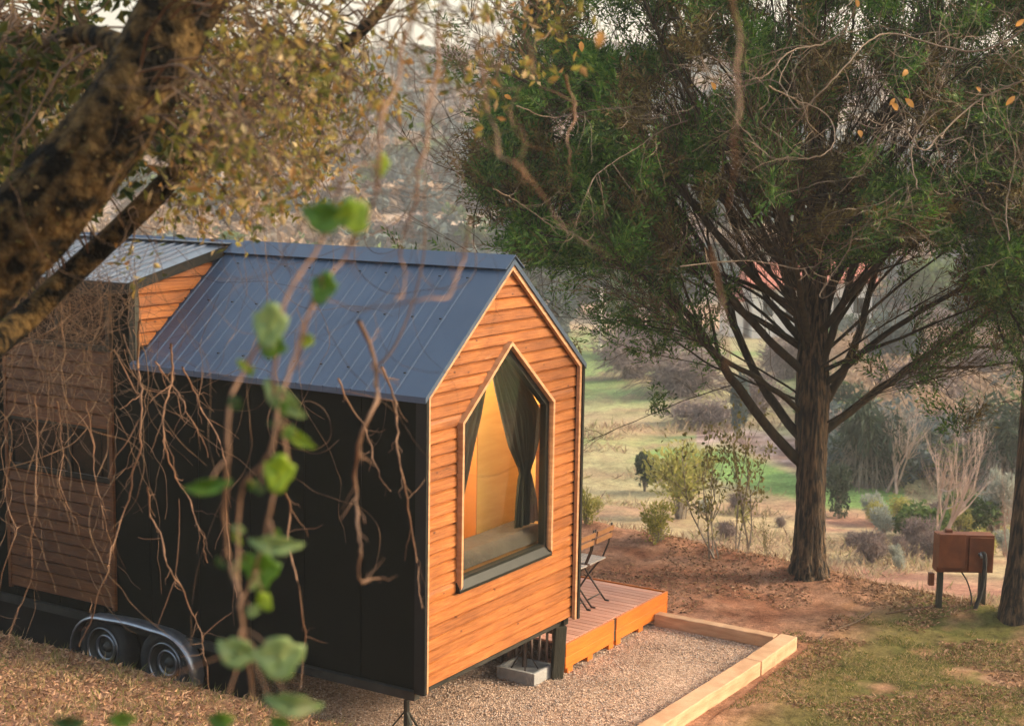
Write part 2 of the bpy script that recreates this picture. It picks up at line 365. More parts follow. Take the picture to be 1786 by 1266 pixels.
def gcolor(X, Y, Z):
    px, py, d = topx(np.stack([X, Y, Z], -1))
    r = np.hypot(X-CAM[0], Y-CAM[1]); n1 = fbm(X*.55, Y*.55, 4, 21); n2 = fbm(X*2.3, Y*2.3, 4, 31); n3 = fbm(X*7, Y*7, 3, 41)
    def L(c): return np.array(c)[None]*np.ones((len(X), 1))
    def mx(a, bb, f): return a*(1-f[:, None])+bb*f[:, None]
    c = mx(L((.30, .13, .075)), L((.42, .22, .14)), sstep(.35, .65, n2))            # red dirt
    c = mx(c, L((.17, .075, .04)), sstep(.6, .75, n1)*.6)
    dry = mx(L((.44, .27, .17)), L((.27, .165, .085)), sstep(.4, .6, n3))
    fg = sstep(-1.0, -2.2, Y+.25*(n1-.5)*4-.10*(X-4))                                  # dry litter and grass towards the camera
    c = mx(c, dry, fg*.85)
    gr = mx(L((.085, .10, .022)), L((.16, .14, .045)), sstep(.3, .7, n2))
    c = mx(c, gr, fg*sstep(.30, .44, n2*.6+n1*.4)*sstep(-1.5, -2.2, Y)*.9)
    bk = sstep(-.4, -1.0, X); bl = mx(L((.25, .135, .09)), L((.14, .075, .045)), sstep(.4, .65, n2)); c = mx(c, bl, bk)
    rim = np.interp(Y, RIM_Y, RIM_X); f = sstep(.2, 1.4, X-rim); f = np.maximum(f, sstep(24, 30, r))
    slope = mx(L((.42, .27, .175)), L((.40, .31, .18)), sstep(.35, .6, n1))
    slope = mx(slope, L((.33, .17, .12)), sstep(.5, .7, fbm(X*.35+3, Y*.35, 3, 77)))
    c = mx(c, slope, f)
    # meadow of the valley floor
    vf = sstep(38, 46, r)*sstep(118, 100, r)*f
    mead = mx(L((.19, .26, .095)), L((.34, .31, .17)), sstep(.36, .56, fbm(X*.10, Y*.16, 3, 55)))
    mead = mx(mead, L((.27, .19, .12)), sstep(.50, .68, fbm(X*.42, Y*.55, 4, 57))*.75)
    c = mx(c, mead, vf)
    wob = 18*(fbm(px/60, py/60, 2, 4)-.5)
    edge_top = np.interp(px, [1080, 1150, 1290, 1400, 1560], [800, 772, 785, 830, 848])+wob
    edge_bot = np.interp(px, [1080, 1150, 1290, 1400, 1560], [802, 800, 848, 880, 905])+wob
    gg = sstep(0, 8, py-edge_top)*sstep(0, 8, edge_bot-py)*(px > 1085)*(px < 1575)*(d > 25)
    c = mx(c, L((.11, .27, .055)), gg*.75)
    # track and pale earth
    rub = sstep(0, 14, py-np.interp(px, [1200, 1300, 1400], [735, 740, 760]))*sstep(0, 14, edge_top-py)*(px > 1215)*(px < 1460)*(d > 30)
    c = mx(c, mx(L((.40, .30, .27)), L((.20, .13, .11)), sstep(.4, .6, fbm(X*1.2, Y*1.2, 3, 66))), rub)
    pe = np.exp(-((px-1090)/70)**2-((py-748)/26)**2)*(d > 30); c = mx(c, L((.50, .34, .21)), pe*.8)
    hl = sstep(100, 135, r); hc = mx(L((.46, .35, .27)), L((.32, .27, .20)), sstep(.4, .6, fbm(X*.045, Y*.045, 4, 88)))
    c = mx(c, hc, hl)
    return c
gc = gcolor(V[:, 0], V[:, 1], V[:, 2])
m, t, b = mat('ground_earth')
an = t.nodes.new('ShaderNodeAttribute'); an.attribute_name = 'tone'
s1 = ramp(t, noise(t, 9, 8, rough=.75), [(.32, (.45, .40, .37)), (.48, (1, 1, 1)), (.68, (1.45, 1.43, 1.4))])
s2 = ramp(t, noise(t, 45, 4, rough=.7), [(.3, (.72, .7, .68)), (.7, (1.25, 1.24, 1.22))])
s3 = ramp(t, noise(t, .35, 5), [(.35, (.86, .86, .86)), (.65, (1.12, 1.12, 1.12))])
c = mix(t, an.outputs['Color'], s1, 1, 'MULTIPLY'); c = mix(t, c, s2, 1, 'MULTIPLY'); c = mix(t, c, s3, 1, 'MULTIPLY'); s4 = ramp(t, noise(t, 1.6, 7, rough=.7), [(.36, (.72, .68, .66)), (.5, (1, 1, 1)), (.64, (1.2, 1.18, 1.15))]); c = mix(t, c, s4, 1, 'MULTIPLY')
lk(t, c, b.inputs['Base Color']); b.inputs['Roughness'].default_value = .95; b.inputs['Specular IOR Level'].default_value = .1
bump(t, b, noise(t, 30, 8, rough=.75), .9, .04)
ground = npobj('ground', V, [Fq, tri], m, smooth=True); tag(ground, kind='structure')
at_ = ground.data.attributes.new('tone', 'FLOAT_COLOR', 'POINT')
at_.data.foreach_set('color', np.hstack([gc, np.ones((len(gc), 1))]).astype(np.float32).ravel())

# gravel sheet
m, t, b = mat('gravel')
vo = t.nodes.new('ShaderNodeTexVoronoi'); vo.inputs['Scale'].default_value = 60
tc = t.nodes.new('ShaderNodeTexCoord'); lk(t, tc.outputs['Object'], vo.inputs['Vector'])
c = ramp(t, vo.outputs['Color'], [(.1, (.20, .12, .080)), (.5, (.48, .315, .22)), (.9, (.70, .53, .41))])
c = mix(t, c, ramp(t, noise(t, 2.2, 5), [(.35, (.80, .76, .72)), (.65, (1.1, 1.08, 1.06))]), 1, 'MULTIPLY')
lk(t, c, b.inputs['Base Color']); b.inputs['Roughness'].default_value = .9
bump(t, b, vo.outputs['Distance'], 1., .02)
xs = np.linspace(-.05, 4.46, 120); ys = np.linspace(-1.42, 8, 180); X, Y = np.meshgrid(xs, ys)
Z = -.598+(fbm(X*1.5, Y*1.5, 3, 12)-.5)*.03
V = np.stack([X, Y, Z], -1).reshape(-1, 3); i = np.arange(179)[:, None]*120; j = np.arange(119)[None]
gv = npobj('gravel', V, np.stack([i+j, i+j+1, i+121+j, i+120+j], -1).reshape(-1, 4), m, smooth=True); tag(gv, kind='structure')
# ------------------------------------------------------------------ tiny house
W = 2.5; H = 2.418; RR_ = .99; SL = RR_/1.25
WB, WS, WA, WH = .7585, 2.1316, 2.7188, .7312       # window bottom, shoulder, apex, half width
house = empty('tiny_house', (1.25, 3.5, -.6), 'black tiny house on wheels with an orange timber gable and blue metal roof', 'tiny house')

def boards(name, x_of, zs, y, m, h=.1005, proud=.021, parent=None, key=(), axis='x', seg=.07, z0=0., end=None):
    """overlapping boards; x_of(z)-> list of (xl,xr). Each board is one island."""
    V = []; Fc = []
    z = zs[0]; rows = []
    while z < zs[1]-1e-4: rows.append((z, min(z+h, zs[1]))); z += h
    for (a, bb) in rows:
        cuts = sorted(set([a, bb]+[k for k in key if a+1e-4 < k < bb-1e-4]))
        n_off = random.random()*100
        for c0, c1 in zip(cuts[:-1], cuts[1:]):
            lo = x_of(c0+1e-5); hi = x_of(c1-1e-5)
            if len(lo) != len(hi): continue
            for (l0, r0), (l1, r1) in zip(lo, hi):
                if r0-l0 < .01 and r1-l1 < .01: continue
                n = max(2, int((max(r0, r1)-min(l0, l1))/seg)+1); base = len(V)
                prof = [(zz_, float(np.interp((zz_-a)/h, [0, .10, .5, .84, .93, 1.], [.30, 1., .92, .78, .02, 0.]))) for zz_ in (c0, c0+(c1-c0)*.10, c0+(c1-c0)*.5, c0+(c1-c0)*.84, c0+(c1-c0)*.93, c1)]
                for q in range(n):
                    s = q/(n-1)
                    for k, (zz, fr) in enumerate(prof):
                        s2 = (zz-c0)/(c1-c0); xl = l0+(l1-l0)*s2; xr = r0+(r1-r0)*s2; x = xl+(xr-xl)*s
                        wob = (float(vnoise(np.array(x*5+n_off), np.array(a*9.)))-.5)*.006
                        sp = float(vnoise(np.array(x*13+n_off), np.array(a*31.+2)))
                        if k == 0 and c0 == a: zz = zz+wob-max(0, sp-.8)*.03
                        yy = y-proud*fr-.004*sp*(k == 1)
                        V.append((x, yy, zz) if axis == 'x' else (yy, x, zz))
                    if c0 == a:
                        pass
                    zz = prof[0][0]+(wob if c0 == a else 0); x = l0+(r0-l0)*s
                    V.append((x, y+.004, zz+.004) if axis == 'x' else (y+.004, x, zz+.004))
                for q in range(n-1):
                    o = base+q*7
                    for k in range(5): Fc.append((o+k, o+7+k, o+8+k, o+1+k))
                    Fc.append((o+6, o+13, o+7, o))
                # end caps
                for o in (base, base+(n-1)*7):
                    pass
    return npobj(name, np.array(V), np.array(Fc), m, parent, False)

def gable_x(z):
    if z <= H: l, r = .0, W
    else: l, r = (z-H)/SL, W-(z-H)/SL
    l += .035; r -= .035
    if r < l: return []
    if WB < z < WA:
        hw = WH if z < WS else WH*(WA-z)/(WA-WS)
        return [(l, 1.25-hw), (1.25+hw, r)]
    return [(l, r)]
boards('gable_wall', gable_x, (0.0, H+RR_-.05), 0.0, M['clad'], parent=house, key=(WB, WS, WA, H))

def ring(name, po, pi_, y0, y1, m, parent, closed=True):
    mb = MB(); n = len(po)
    vs = [(x, y0, z) for x, z in po]+[(x, y0, z) for x, z in pi_]+[(x, y1, z) for x, z in po]+[(x, y1, z) for x, z in pi_]
    fs = []
    rng = range(n) if closed else range(n-1)
    for i in rng:
        j = (i+1) % n; fs += [(i, j, n+j, n+i), (2*n+i, 3*n+i, 3*n+j, 2*n+j), (i, 2*n+i, 2*n+j, j), (n+i, n+j, 3*n+j, 3*n+i)]
    if not closed:
        for i in (0, n-1): fs.append((i, n+i, 3*n+i, 2*n+i))
    mb.add(vs, fs); return mb.build(name, m, parent)
def pent(a, top=0.):      # gable outline grown by a
    k = a/math.cos(math.atan(SL)); e = a*(1/math.cos(math.atan(SL))-math.tan(math.atan(SL)))
    return [(-a, -.02), (-a, H+e), (1.25, H+RR_+k), (W+a, H+e), (W+a, -.02)]
ring('edge_flashing', pent(.035), pent(.0), -.075, .03, M['edge'], house, False)
ring('gable_trim', pent(-.001), pent(-.040), -.062, -.028, M['trim'], house, False)
# backing shell: floor, walls, inner skins
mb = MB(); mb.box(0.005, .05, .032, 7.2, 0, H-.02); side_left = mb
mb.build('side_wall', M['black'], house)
mb = MB()
for k in range(1, 12): 
    y = k*.6
    if y < 7.1: mb.box(-.001, .005, y-.003, y+.003, .02, H-.03)
mb.build('wall_seam', M['black'], house)
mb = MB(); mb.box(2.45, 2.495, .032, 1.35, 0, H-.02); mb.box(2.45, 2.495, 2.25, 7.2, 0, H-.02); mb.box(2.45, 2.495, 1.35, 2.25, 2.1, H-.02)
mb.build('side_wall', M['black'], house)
mb = MB(); mb.box(2.46, 2.485, 1.352, 2.248, .08, 2.098); mb.build('side_door', M['frame'], house)
# back gable
mb = MB(); mb.prism([(0.01, 0), (0.01, H-.02), (1.25, H+RR_-.03), (W-.01, H-.02), (W-.01, 0)], 7.2, 7.25); mb.build('rear_wall', M['black'], house)
# inner gable skin with the window hole
win = [(1.25-WH, WB), (1.25-WH, WS), (1.25, WA), (1.25+WH, WS), (1.25+WH, WB)]
po = [(.06, .08), (.06, H-.03), (1.25, H+RR_-.10), (W-.06, H-.03), (W-.06, .08)]
ring('inner_gable', po, win, .012, .05, M['ply'], house)
mb = MB(); mb.box(.05, 2.45, .05, 7.19, .02, .08); mb.build('floor', M['plyd'], house)
mb = MB()
for s in (0, 1):
    f = (lambda x: x) if not s else (lambda x: W-x)
    a = [(f(.06), .052, H-.08), (f(1.25), .052, H+RR_-.10), (f(1.25), 7.19, H+RR_-.10), (f(.06), 7.19, H-.08)]
    mb.add(a, [(0, 1, 2, 3)])
mb.build('ceiling_lining', M['ply'], house)
mb = MB(); mb.box(.052, .06, .052, 7.18, .085, H-.09); mb.box(2.44, 2.448, .052, 1.34, .085, H-.09); mb.build('interior_lining', M['ply'], house)
# partition seen through the window, with its dark edge post
pt_ = MB(); pt_.prism([(1.60, .09), (1.60, 2.62), (2.12, 2.62), (2.44, 2.37), (2.44, .09)], .50, .54); pt_.build('partition', M['ply'], house)
pt_ = MB(); pt_.box(1.585, 1.60, .50, .88, .09, 2.60); pt_.build('partition_edge', M['plyd'], house)
pt_ = MB(); pt_.box(1.50, 1.598, .885, .93, .09, 2.60); pt_.build('partition_post', M['frame'], house)
pt_ = MB(); pt_.tube([(1.86, .496, 2.33), (1.86, .43, 2.33), (1.96, .42, 2.32)], .008, 8); pt_.build('coat_hook', M['frame'], house)
pt_ = MB(); pt_.box(2.16, 2.22, .22, .29, 1.02, 2.05); pt_.build('window_post', M['ply'], house)
# window: timber lining, dark frame, sill, pane
wn = bpy.data.objects.new('window', None); link(wn, house); tag(wn, None)
def wing(a, zb=0.):
    k = a/math.cos(math.atan((WA-WS)/WH)); e = a*(1/math.cos(math.atan((WA-WS)/WH))-math.tan(math.atan((WA-WS)/WH)))
    return [(1.25-WH-a, WB-a+zb), (1.25-WH-a, WS+e), (1.25, WA+k), (1.25+WH+a, WS+e), (1.25+WH+a, WB-a+zb)]
ring('window_trim', wing(.022), wing(-.006), -.068, -.006, M['trim'], wn, False)
ring('window_frame', wing(-.008), wing(-.058), -.020, .045, M['frame'], wn)
mb = MB(); mb.add([(1.25-WH-.03, -.060, WB-.03), (1.25+WH+.03, -.060, WB-.03), (1.25+WH+.03, -.02, WB+.035), (1.25-WH-.03, -.02, WB+.035),
                   (1.25-WH-.03, -.060, WB-.055), (1.25+WH+.03, -.060, WB-.055), (1.25+WH+.03, 0, WB-.055), (1.25-WH-.03, 0, WB-.055)],
                  [(0,1,2,3),(4,7,6,5),(0,4,5,1),(1,5,6,2),(3,2,6,7),(0,3,7,4)]); mb.build('window_sill', M['frame'], wn)
pn = wing(-.05); mb = MB(); mb.prism(pn, .008, .014); mb.build('window_pane', M['glass'], wn)

# main roof: ribbed sheet from the gable to the dormer, ridge cap, far slope
sl_ = math.atan(SL); nx, nz = -math.sin(sl_), math.cos(sl_)
def roof_slope(name, y0, y1, side, m, flat=.30):
    prof = []       # (y, height)
    y = y0; prof.append((y, 0)); y += flat if flat else .05
    while y < y1-.06:
        prof += [(y, 0), (y+.010, .007), (y+.020, .007), (y+.030, 0)]; y += .143
    prof.append((y1, 0))
    V = []; Fc = []; ks = [(-.045, None), (1.25, None)]
    n = len(prof)
    for (yy, hh) in prof:
        for x in (-.055, 1.25):
            z = H+.035+SL*x+.012
            px_, pz_ = x+nx*hh, z+nz*hh
            V.append(((px_ if side == 0 else W-px_), yy, pz_))
    for i in range(n-1): Fc.append((2*i, 2*i+2, 2*i+3, 2*i+1))
    b = len(V)
    for (yy, hh) in prof:
        for x in (-.055, 1.25):
            z = H-.002+SL*x; V.append(((x if side == 0 else W-x), yy, z))
    for i in range(n-1): Fc.append((b+2*i, b+2*i+1, b+2*i+3, b+2*i+2)); Fc.append((2*i, b+2*i, b+2*i+2, 2*i+2)); Fc.append((2*i+1, 2*i+3, b+2*i+3, b+2*i+1))
    Fc.append((0, 1, b+1, b)); Fc.append((2*n-2, b+2*n-2, b+2*n-1, 2*n-1))
    return npobj(name, np.array(V), np.array(Fc), m, house)
r1 = roof_slope('roof_slope', -.078, 3.16, 0, M['roof']); roof_slope('roof_slope', -.078, 7.28, 1, M['roof'])
# roof screws
mb = MB()
yy = .30-.078+.015
while yy < 3.1:
    for xx in (.12, .62, 1.02):
        if random.random() < .75:
            c = (xx+nx*.035, yy, H+.047+SL*xx+nz*.035-.012); mb.box(c[0]-.008, c[0]+.008, c[1]-.008, c[1]+.008, c[2]-.004, c[2]+.006)
    yy += .143*2
mb.build('roof_screws', M['edge'], r1)
mb = MB(); t1 = .17
for s in (0, 1):
    f = (lambda x: x) if s == 0 else (lambda x: W-x)
    x0 = 1.25-t1*math.cos(sl_); 
    P = lambda x, e: (f(x+nx*e), H+.047+SL*x+nz*e)
    a = P(x0, .022); bq = P(1.25, .022); c = P(x0, .032); dq = P(1.25, .032)
    bq = (1.25, bq[1]+.006); dq = (1.25, dq[1]+.006)
    for (ya, yb) in ((-.085, 7.3),):
        vs = [(a[0], ya, a[1]), (bq[0], ya, bq[1]), (dq[0], ya, dq[1]), (c[0], ya, c[1]), (a[0], yb, a[1]), (bq[0], yb, bq[1]), (dq[0], yb, dq[1]), (c[0], yb, c[1])]
        mb.add(vs, [(0,1,2,3),(4,7,6,5),(0,4,5,1),(2,6,7,3),(0,3,7,4)])
mb.build('ridge_cap', M['roof'], house)

# dormer
DY = 3.15
def drz(x): return 3.13+(3.405-3.13)*(x/1.25)
V = []; Fc = []; prof = [(DY-.06, 0)]; y = DY+.16
while y < 7.2: prof += [(y, 0), (y+.012, .014), (y+.03, .014), (y+.042, 0)]; y += .135
prof.append((7.3, 0))
for (yy, hh) in prof:
    for x in (-.12, 1.27): V.append((x, yy, drz(x)+.05+hh))
n = len(prof)
for i in range(n-1): Fc.append((2*i, 2*i+2, 2*i+3, 2*i+1))
b = len(V)
for (yy, hh) in prof:
    for x in (-.12, 1.27): V.append((x, yy, drz(x)))
for i in range(n-1): Fc += [(b+2*i, b+2*i+1, b+2*i+3, b+2*i+2), (2*i, b+2*i, b+2*i+2, 2*i+2), (2*i+1, 2*i+3, b+2*i+3, b+2*i+1)]
Fc += [(0, 1, b+1, b), (2*n-2, b+2*n-2, b+2*n-1, 2*n-1)]
dr = npobj('dormer_roof', np.array(V), np.array(Fc), M['roofl'], house)
mb = MB(); mb.add([(-.125, DY-.066, drz(-.125)-.035), (1.25, DY-.066, drz(1.25)-.035), (1.25, DY-.066, drz(1.25)+.052), (-.125, DY-.066, drz(-.125)+.052),
                   (-.125, DY-.05, drz(-.125)-.035), (1.25, DY-.05, drz(1.25)-.035), (1.25, DY-.05, drz(1.25)+.052), (-.125, DY-.05, drz(-.125)+.052)],
                  [(0,1,2,3),(4,7,6,5),(0,4,5,1),(2,6,7,3),(0,3,7,4),(1,5,6,2)]); mb.box(-.135, -.121, DY-.06, 7.3, drz(-.12)-.05, drz(-.12)+.045); mb.build('dormer_fascia', M['edge'], dr)
mb = MB(); mb.box(1.12, 1.33, DY-.075, 7.31, 3.452, 3.462); mb.build('ridge_cap', M['roofl'], dr)
def cheek_x(z):
    xr = (z-H-.05)/SL
    if z > 3.13: xl = (z-3.13)*1.25/.275+.02
    else: xl = .03
    return [(max(xl, .03), min(xr, 1.2))] if xr-.01 > xl else []
boards('dormer_cheek', cheek_x, (2.45, 3.38), DY, M['clad'], parent=house, key=(3.13,), h=.118)
mb = MB(); mb.add([(0, DY+.03, H-.05), (0, DY+.03, 3.12), (1.22, DY+.03, 3.39), (1.22, DY+.03, H-.05)], [(0,1,2,3)]); mb.build('cheek_backing', M['black'], house)
mb = MB(); mb.box(-.02, .03, DY-.03, DY+.05, H-.03, 3.13); mb.build('corner_post', M['darkwood'], house)
# dormer front: upper black wall and windows, boards, window band
mb = MB(); mb.box(-.004, .05, DY, 3.42, H-.02, 3.12); mb.box(.0, .05, 4.9, 7.2, H-.02, 3.12); mb.box(.0, .05, 3.42, 4.9, 3.05, 3.12); mb.build('dormer_wall', M['black'], house)
def winbox(y0, y1, z0, z1, mull=()):
    wo = bpy.data.objects.new('window', None); link(wo, house)
    mb = MB()
    for (a, bb, c, d_) in ((y0, y1, z0, z0+.045), (y0, y1, z1-.045, z1), (y0, y0+.045, z0+.045, z1-.045), (y1-.045, y1, z0+.045, z1-.045)): mb.box(-.018, .03, a, bb, c, d_)
    for q in mull: mb.box(-.014, .026, q-.02, q+.02, z0+.046, z1-.046)
    mb.build('window_frame', M['frame'], wo); mb = MB(); mb.box(.004, .010, y0+.046, y1-.046, z0+.046, z1-.046); mb.build('window_pane', M['glass'], wo)
    return wo
winbox(3.46, 4.86, 2.50, 3.05, (4.15,)); winbox(3.46, 4.86, 1.28, 1.80, (4.02,))
mb = MB(); mb.box(.06, .075, 3.2, 7.1, 1.2, 3.1); mb.build('added_pane_backing', M['black'], house)  # black backing added behind the dormer panes to keep them dark
clad_l = lambda z: [(3.47, 4.85)]
boards('board_panel', clad_l, (1.80, 2.495), -.004, M['clad_shade'], parent=house, axis='y', h=.115)
boards('board_panel', clad_l, (.10, 1.275), -.004, M['clad_shade'], parent=house, axis='y', h=.105)
mb = MB(); mb.box(-.03, .0, 3.43, 3.468, .08, 2.50); mb.box(-.03, 0, 4.852, 4.89, .08, 2.5); mb.box(-.028, -.001, 3.469, 4.851, 1.81-.025, 1.81); mb.build('panel_trim', M['clad_shade'], house)
# chassis, wheels, mudguard
mb = MB(); mb.box(-.03, .05, .03, 7.1, -.085, -.012); mb.box(2.42, 2.5, .03, 7.1, -.085, -.012)
for y in (.06, 1.4, 2.2, 4.1, 5.5, 7.0): mb.box(.051, 2.419, y, y+.06, -.083, -.014)
mb.build('chassis', M['rail'], house)
mb = MB(); mb.box(.02, 2.48, -.0, 7.2, -.010, -.001); mb.build('underside', M['black'], house)
def wheel(c):
    wo = bpy.data.objects.new('wheel', None); link(wo, house)
    m1 = MB(); R = .315; wd = .10
    m1.lathe([(-wd*.75, R*.62), (-wd, R*.70), (-wd*1.02, R*.84), (-wd*.9, R*.955), (-wd*.55, R), (wd*.55, R), (wd*.9, R*.95), (wd, R*.8), (wd*.75, R*.62)], 48, 'x', c)
    m1.build('tyre', M['rubber'], wo, True)
    m1 = MB(); m1.lathe([(-wd*.75, R*.62), (-wd*.86, R*.615), (-wd*.86, R*.585), (-wd*.55, R*.55), (-wd*.20, R*.50), (-wd*.12, R*.42), (-wd*.36, R*.36), (-wd*.42, R*.22), (-wd*.30, R*.20), (-wd*.30, R*.12), (-wd*.62, R*.11), (-wd*.66, 0.002)], 48, 'x', c)
    m1.build('rim', M['rim'], wo, True)
    m1 = MB(); m1.lathe([(-wd*.80, R*.64), (-wd*.98, R*.63), (-wd*.98, R*.60), (-wd*.80, R*.59)], 48, 'x', c); m1.lathe([(-wd*.40, R*.40), (-wd*.62, R*.39), (-wd*.62, R*.335), (-wd*.40, R*.33)], 48, 'x', c); m1.build('rim_ring', M['steel'], wo, True)
wheel((.01, 3.55, -.285)); wheel((.01, 2.76, -.285)); wheel((2.4, 3.55, -.285)); wheel((2.4, 2.76, -.285))
# mudguard: folded strip over both wheels
path = []
for a in np.linspace(math.radians(-12), math.radians(88), 9): path.append((2.76-.40*math.cos(a), -.33+.37*math.sin(a)))
for yy in np.linspace(2.9, 3.45, 5): path.append((yy, .045+.012*math.sin((yy-2.9)*6)))
for a in np.linspace(math.radians(92), math.radians(190), 9): path.append((3.55-.40*math.cos(a), -.33+.37*math.sin(a)))
V = []; Fc = []; cs = [(.02, -.012), (-.02, .0), (-.08, .0), (-.125, -.008), (-.14, -.022), (-.14, -.042), (-.132, -.040), (-.118, -.020), (-.08, -.008), (.02, -.02)]
P = np.array(path); T = np.gradient(P, axis=0); T /= np.linalg.norm(T, axis=1, keepdims=True)
for k in range(len(P)):
    nn = np.array([-T[k][1], T[k][0]])
    for (cx, cn) in cs: V.append((cx, P[k][0]+nn[0]*cn, P[k][1]+nn[1]*cn))
nn_ = len(cs)
for k in range(len(P)-1):
    for j in range(nn_-1): Fc.append((k*nn_+j, k*nn_+j+1, (k+1)*nn_+j+1, (k+1)*nn_+j))
mgo = npobj('mudguard', np.array(V), np.array(Fc), M['steel'], house, True)
mb = MB(); mb.box(.12, .16, 1.9, 7.1, -.60, -.09); mb.build('underside_shade_panel', M['edge'], house)  # dark sheet added behind the wheels and below the floor in place of shade
# corner steady and post
mb = MB(); mb.tube([(.42, .42, -.03), (.44, .44, -.35)], .018, 8); mb.tube([(.44, .44, -.30), (.44, .44, -.60)], .026, 8)
for a in range(3): mb.bar((.44, .44, -.38), (.44+.16*math.cos(a*2.1), .44+.16*math.sin(a*2.1), -.585), .02, .012)
st = mb.build('screw_jack', M['rail']); tag(rebase(st, (.44, .44, -.6)), 'thin steel screw jack on splayed feet under the near corner of the black wall', 'jack')
mb = MB(); mb.bar((2.40, .09, -.62), (2.42, .07, -.088), .095, .11); po_ = mb.build('support_post', M['darkwood'], bevel=.006); tag(rebase(po_, (2.4, .08, -.6)), 'dark timber post under the right corner of the timber gable', 'post')
# concrete tray with the second jack
mb = MB(); x0, x1, y0, y1 = 2.07, 2.44, .14, .56
mb.box(x0, x1, y0, y0+.035, -.61, -.485); mb.box(x0, x1, y1-.035, y1, -.61, -.485); mb.box(x0, x0+.035, y0+.035, y1-.035, -.61, -.485); mb.box(x1-.035, x1, y0+.035, y1-.035, -.61, -.485); mb.box(x0+.035, x1-.035, y0+.035, y1-.035, -.61, -.535)
tr = mb.build('concrete_tray', M['conc'], bevel=.006); tag(rebase(tr, (2.25, .35, -.6)), 'grey concrete block with a raised rim on the gravel under the gable', 'concrete block')
mb = MB(); mb.tube([(2.25, .36, -.09), (2.25, .36, -.30)], .016, 8); mb.tube([(2.25, .36, -.26), (2.25, .36, -.50)], .024, 8)
for a in range(4): mb.bar((2.25, .36, -.30), (2.25+.13*math.cos(a*1.57+.6), .36+.13*math.sin(a*1.57+.6), -.52), .016, .01)
j2_ = mb.build('screw_jack', M['iron']); tag(rebase(j2_, (2.25, .35, -.535)), 'dark screw jack standing on the grey concrete block', 'jack')
mb = MB()
for k in range(9):
    y = .16+k*.085; hh = -.10-random.random()*.03; wd = .02+random.random()*.025
    mb.bar((2.47, y, -.6), (2.47+random.uniform(-.02, .02), y+random.uniform(-.02, .02), hh), wd, .02)
mb.box(2.45, 2.468, .12, .9, -.2, -.16)
scn = mb.build('slatted_screen', M['screen']); tag(rebase(scn, (2.47, .5, -.6)), 'rough upright slats between the dark corner post and the deck under the house', 'screen')

# ------------------------------------------------------------------ deck
dk = empty('wooden_deck', (3.6, 1.8, -.6), 'low timber deck with pinkish boards and a bright orange front beside the house', 'deck')
mb = MB(); x = 2.54
while x < 4.66:
    xr = min(x+.090, 4.715); mb.box(x, xr, .085, 3.6, -.322-.001*random.random(), -.30-.0015*random.random()); x += .0965
mb.build('deck_boards', M['deck'], dk, bevel=.003)
for (xa, xb) in ((2.52, 3.505), (3.555, 4.72)):
    mb = MB(); mb.box(xa, xb, .058, .082, -.432, -.305); mb.box(xa, xb, .060, .083, -.545, -.434)
    mb.build('front_fascia', M['fascia'], dk, bevel=.003)
mb = MB(); mb.box(4.721, 4.742, .06, 3.6, -.545, -.305); mb.build('side_fascia', M['fascia'], dk, bevel=.003)
for xx in (2.62, 3.02, 3.46, 3.62, 4.12, 4.62):
    mb = MB(); mb.box(xx-.05, xx+.05, .065, .16, -.61, -.546); mb.build('deck_foot', M['fascia'], dk)
mb = MB(); mb.box(2.54, 4.7, .09, .12, -.50, -.325); mb.box(3.507, 3.553, .07, .088, -.54, -.31)
mb.build('deck_joist', M['darkwood'], dk)

# ------------------------------------------------------------------ timber edging of the gravel bed
def sleeper(a, b_, w_, h_, label, z=-.475):
    mb = MB(); a = Vector((a[0], a[1], z-h_/2)); b_ = Vector((b_[0], b_[1], z-h_/2)); n = 14; vs = []
    L_ = (b_-a); d_ = L_.normalized(); r_ = d_.cross(Vector((0, 0, 1)))
    for k in range(n+1):
        p = a+L_*(k/n); e = random.uniform(-.003, .003)
        for i_, j_ in ((-1, -1), (1, -1), (1, 1), (-1, 1)): vs.append(p+r_*(i_*w_/2+e)+Vector((0, 0, j_*h_/2+random.uniform(-.002, .002))))
    fs = [(4*k+i_, 4*k+(i_+1) % 4, 4*k+4+(i_+1) % 4, 4*k+4+i_) for k in range(n) for i_ in range(4)]+[(3, 2, 1, 0), (4*n, 4*n+1, 4*n+2, 4*n+3)]
    mb.add(vs, fs); o = mb.build('timber_edging', M['sleeper'], bevel=.008)
    c = (a+b_)/2; return tag(rebase(o, (c[0], c[1], -.6)), label, 'edging board', 'timber edging around the gravel')
sleeper((4.455, -1.30), (4.47, .05),   .125, .13, 'short timber edging board from the deck corner to the outer corner of the gravel')
sleeper((4.533, -1.42), (3.60, -1.415),   .18, .15, 'timber edging board at the outer corner of the gravel, the shorter of the front pair', -.47)
sleeper((3.597, -1.41), (.4, -1.32),   .178, .15, 'long timber edging board running out of the bottom of the photo beside the grass', -.474)

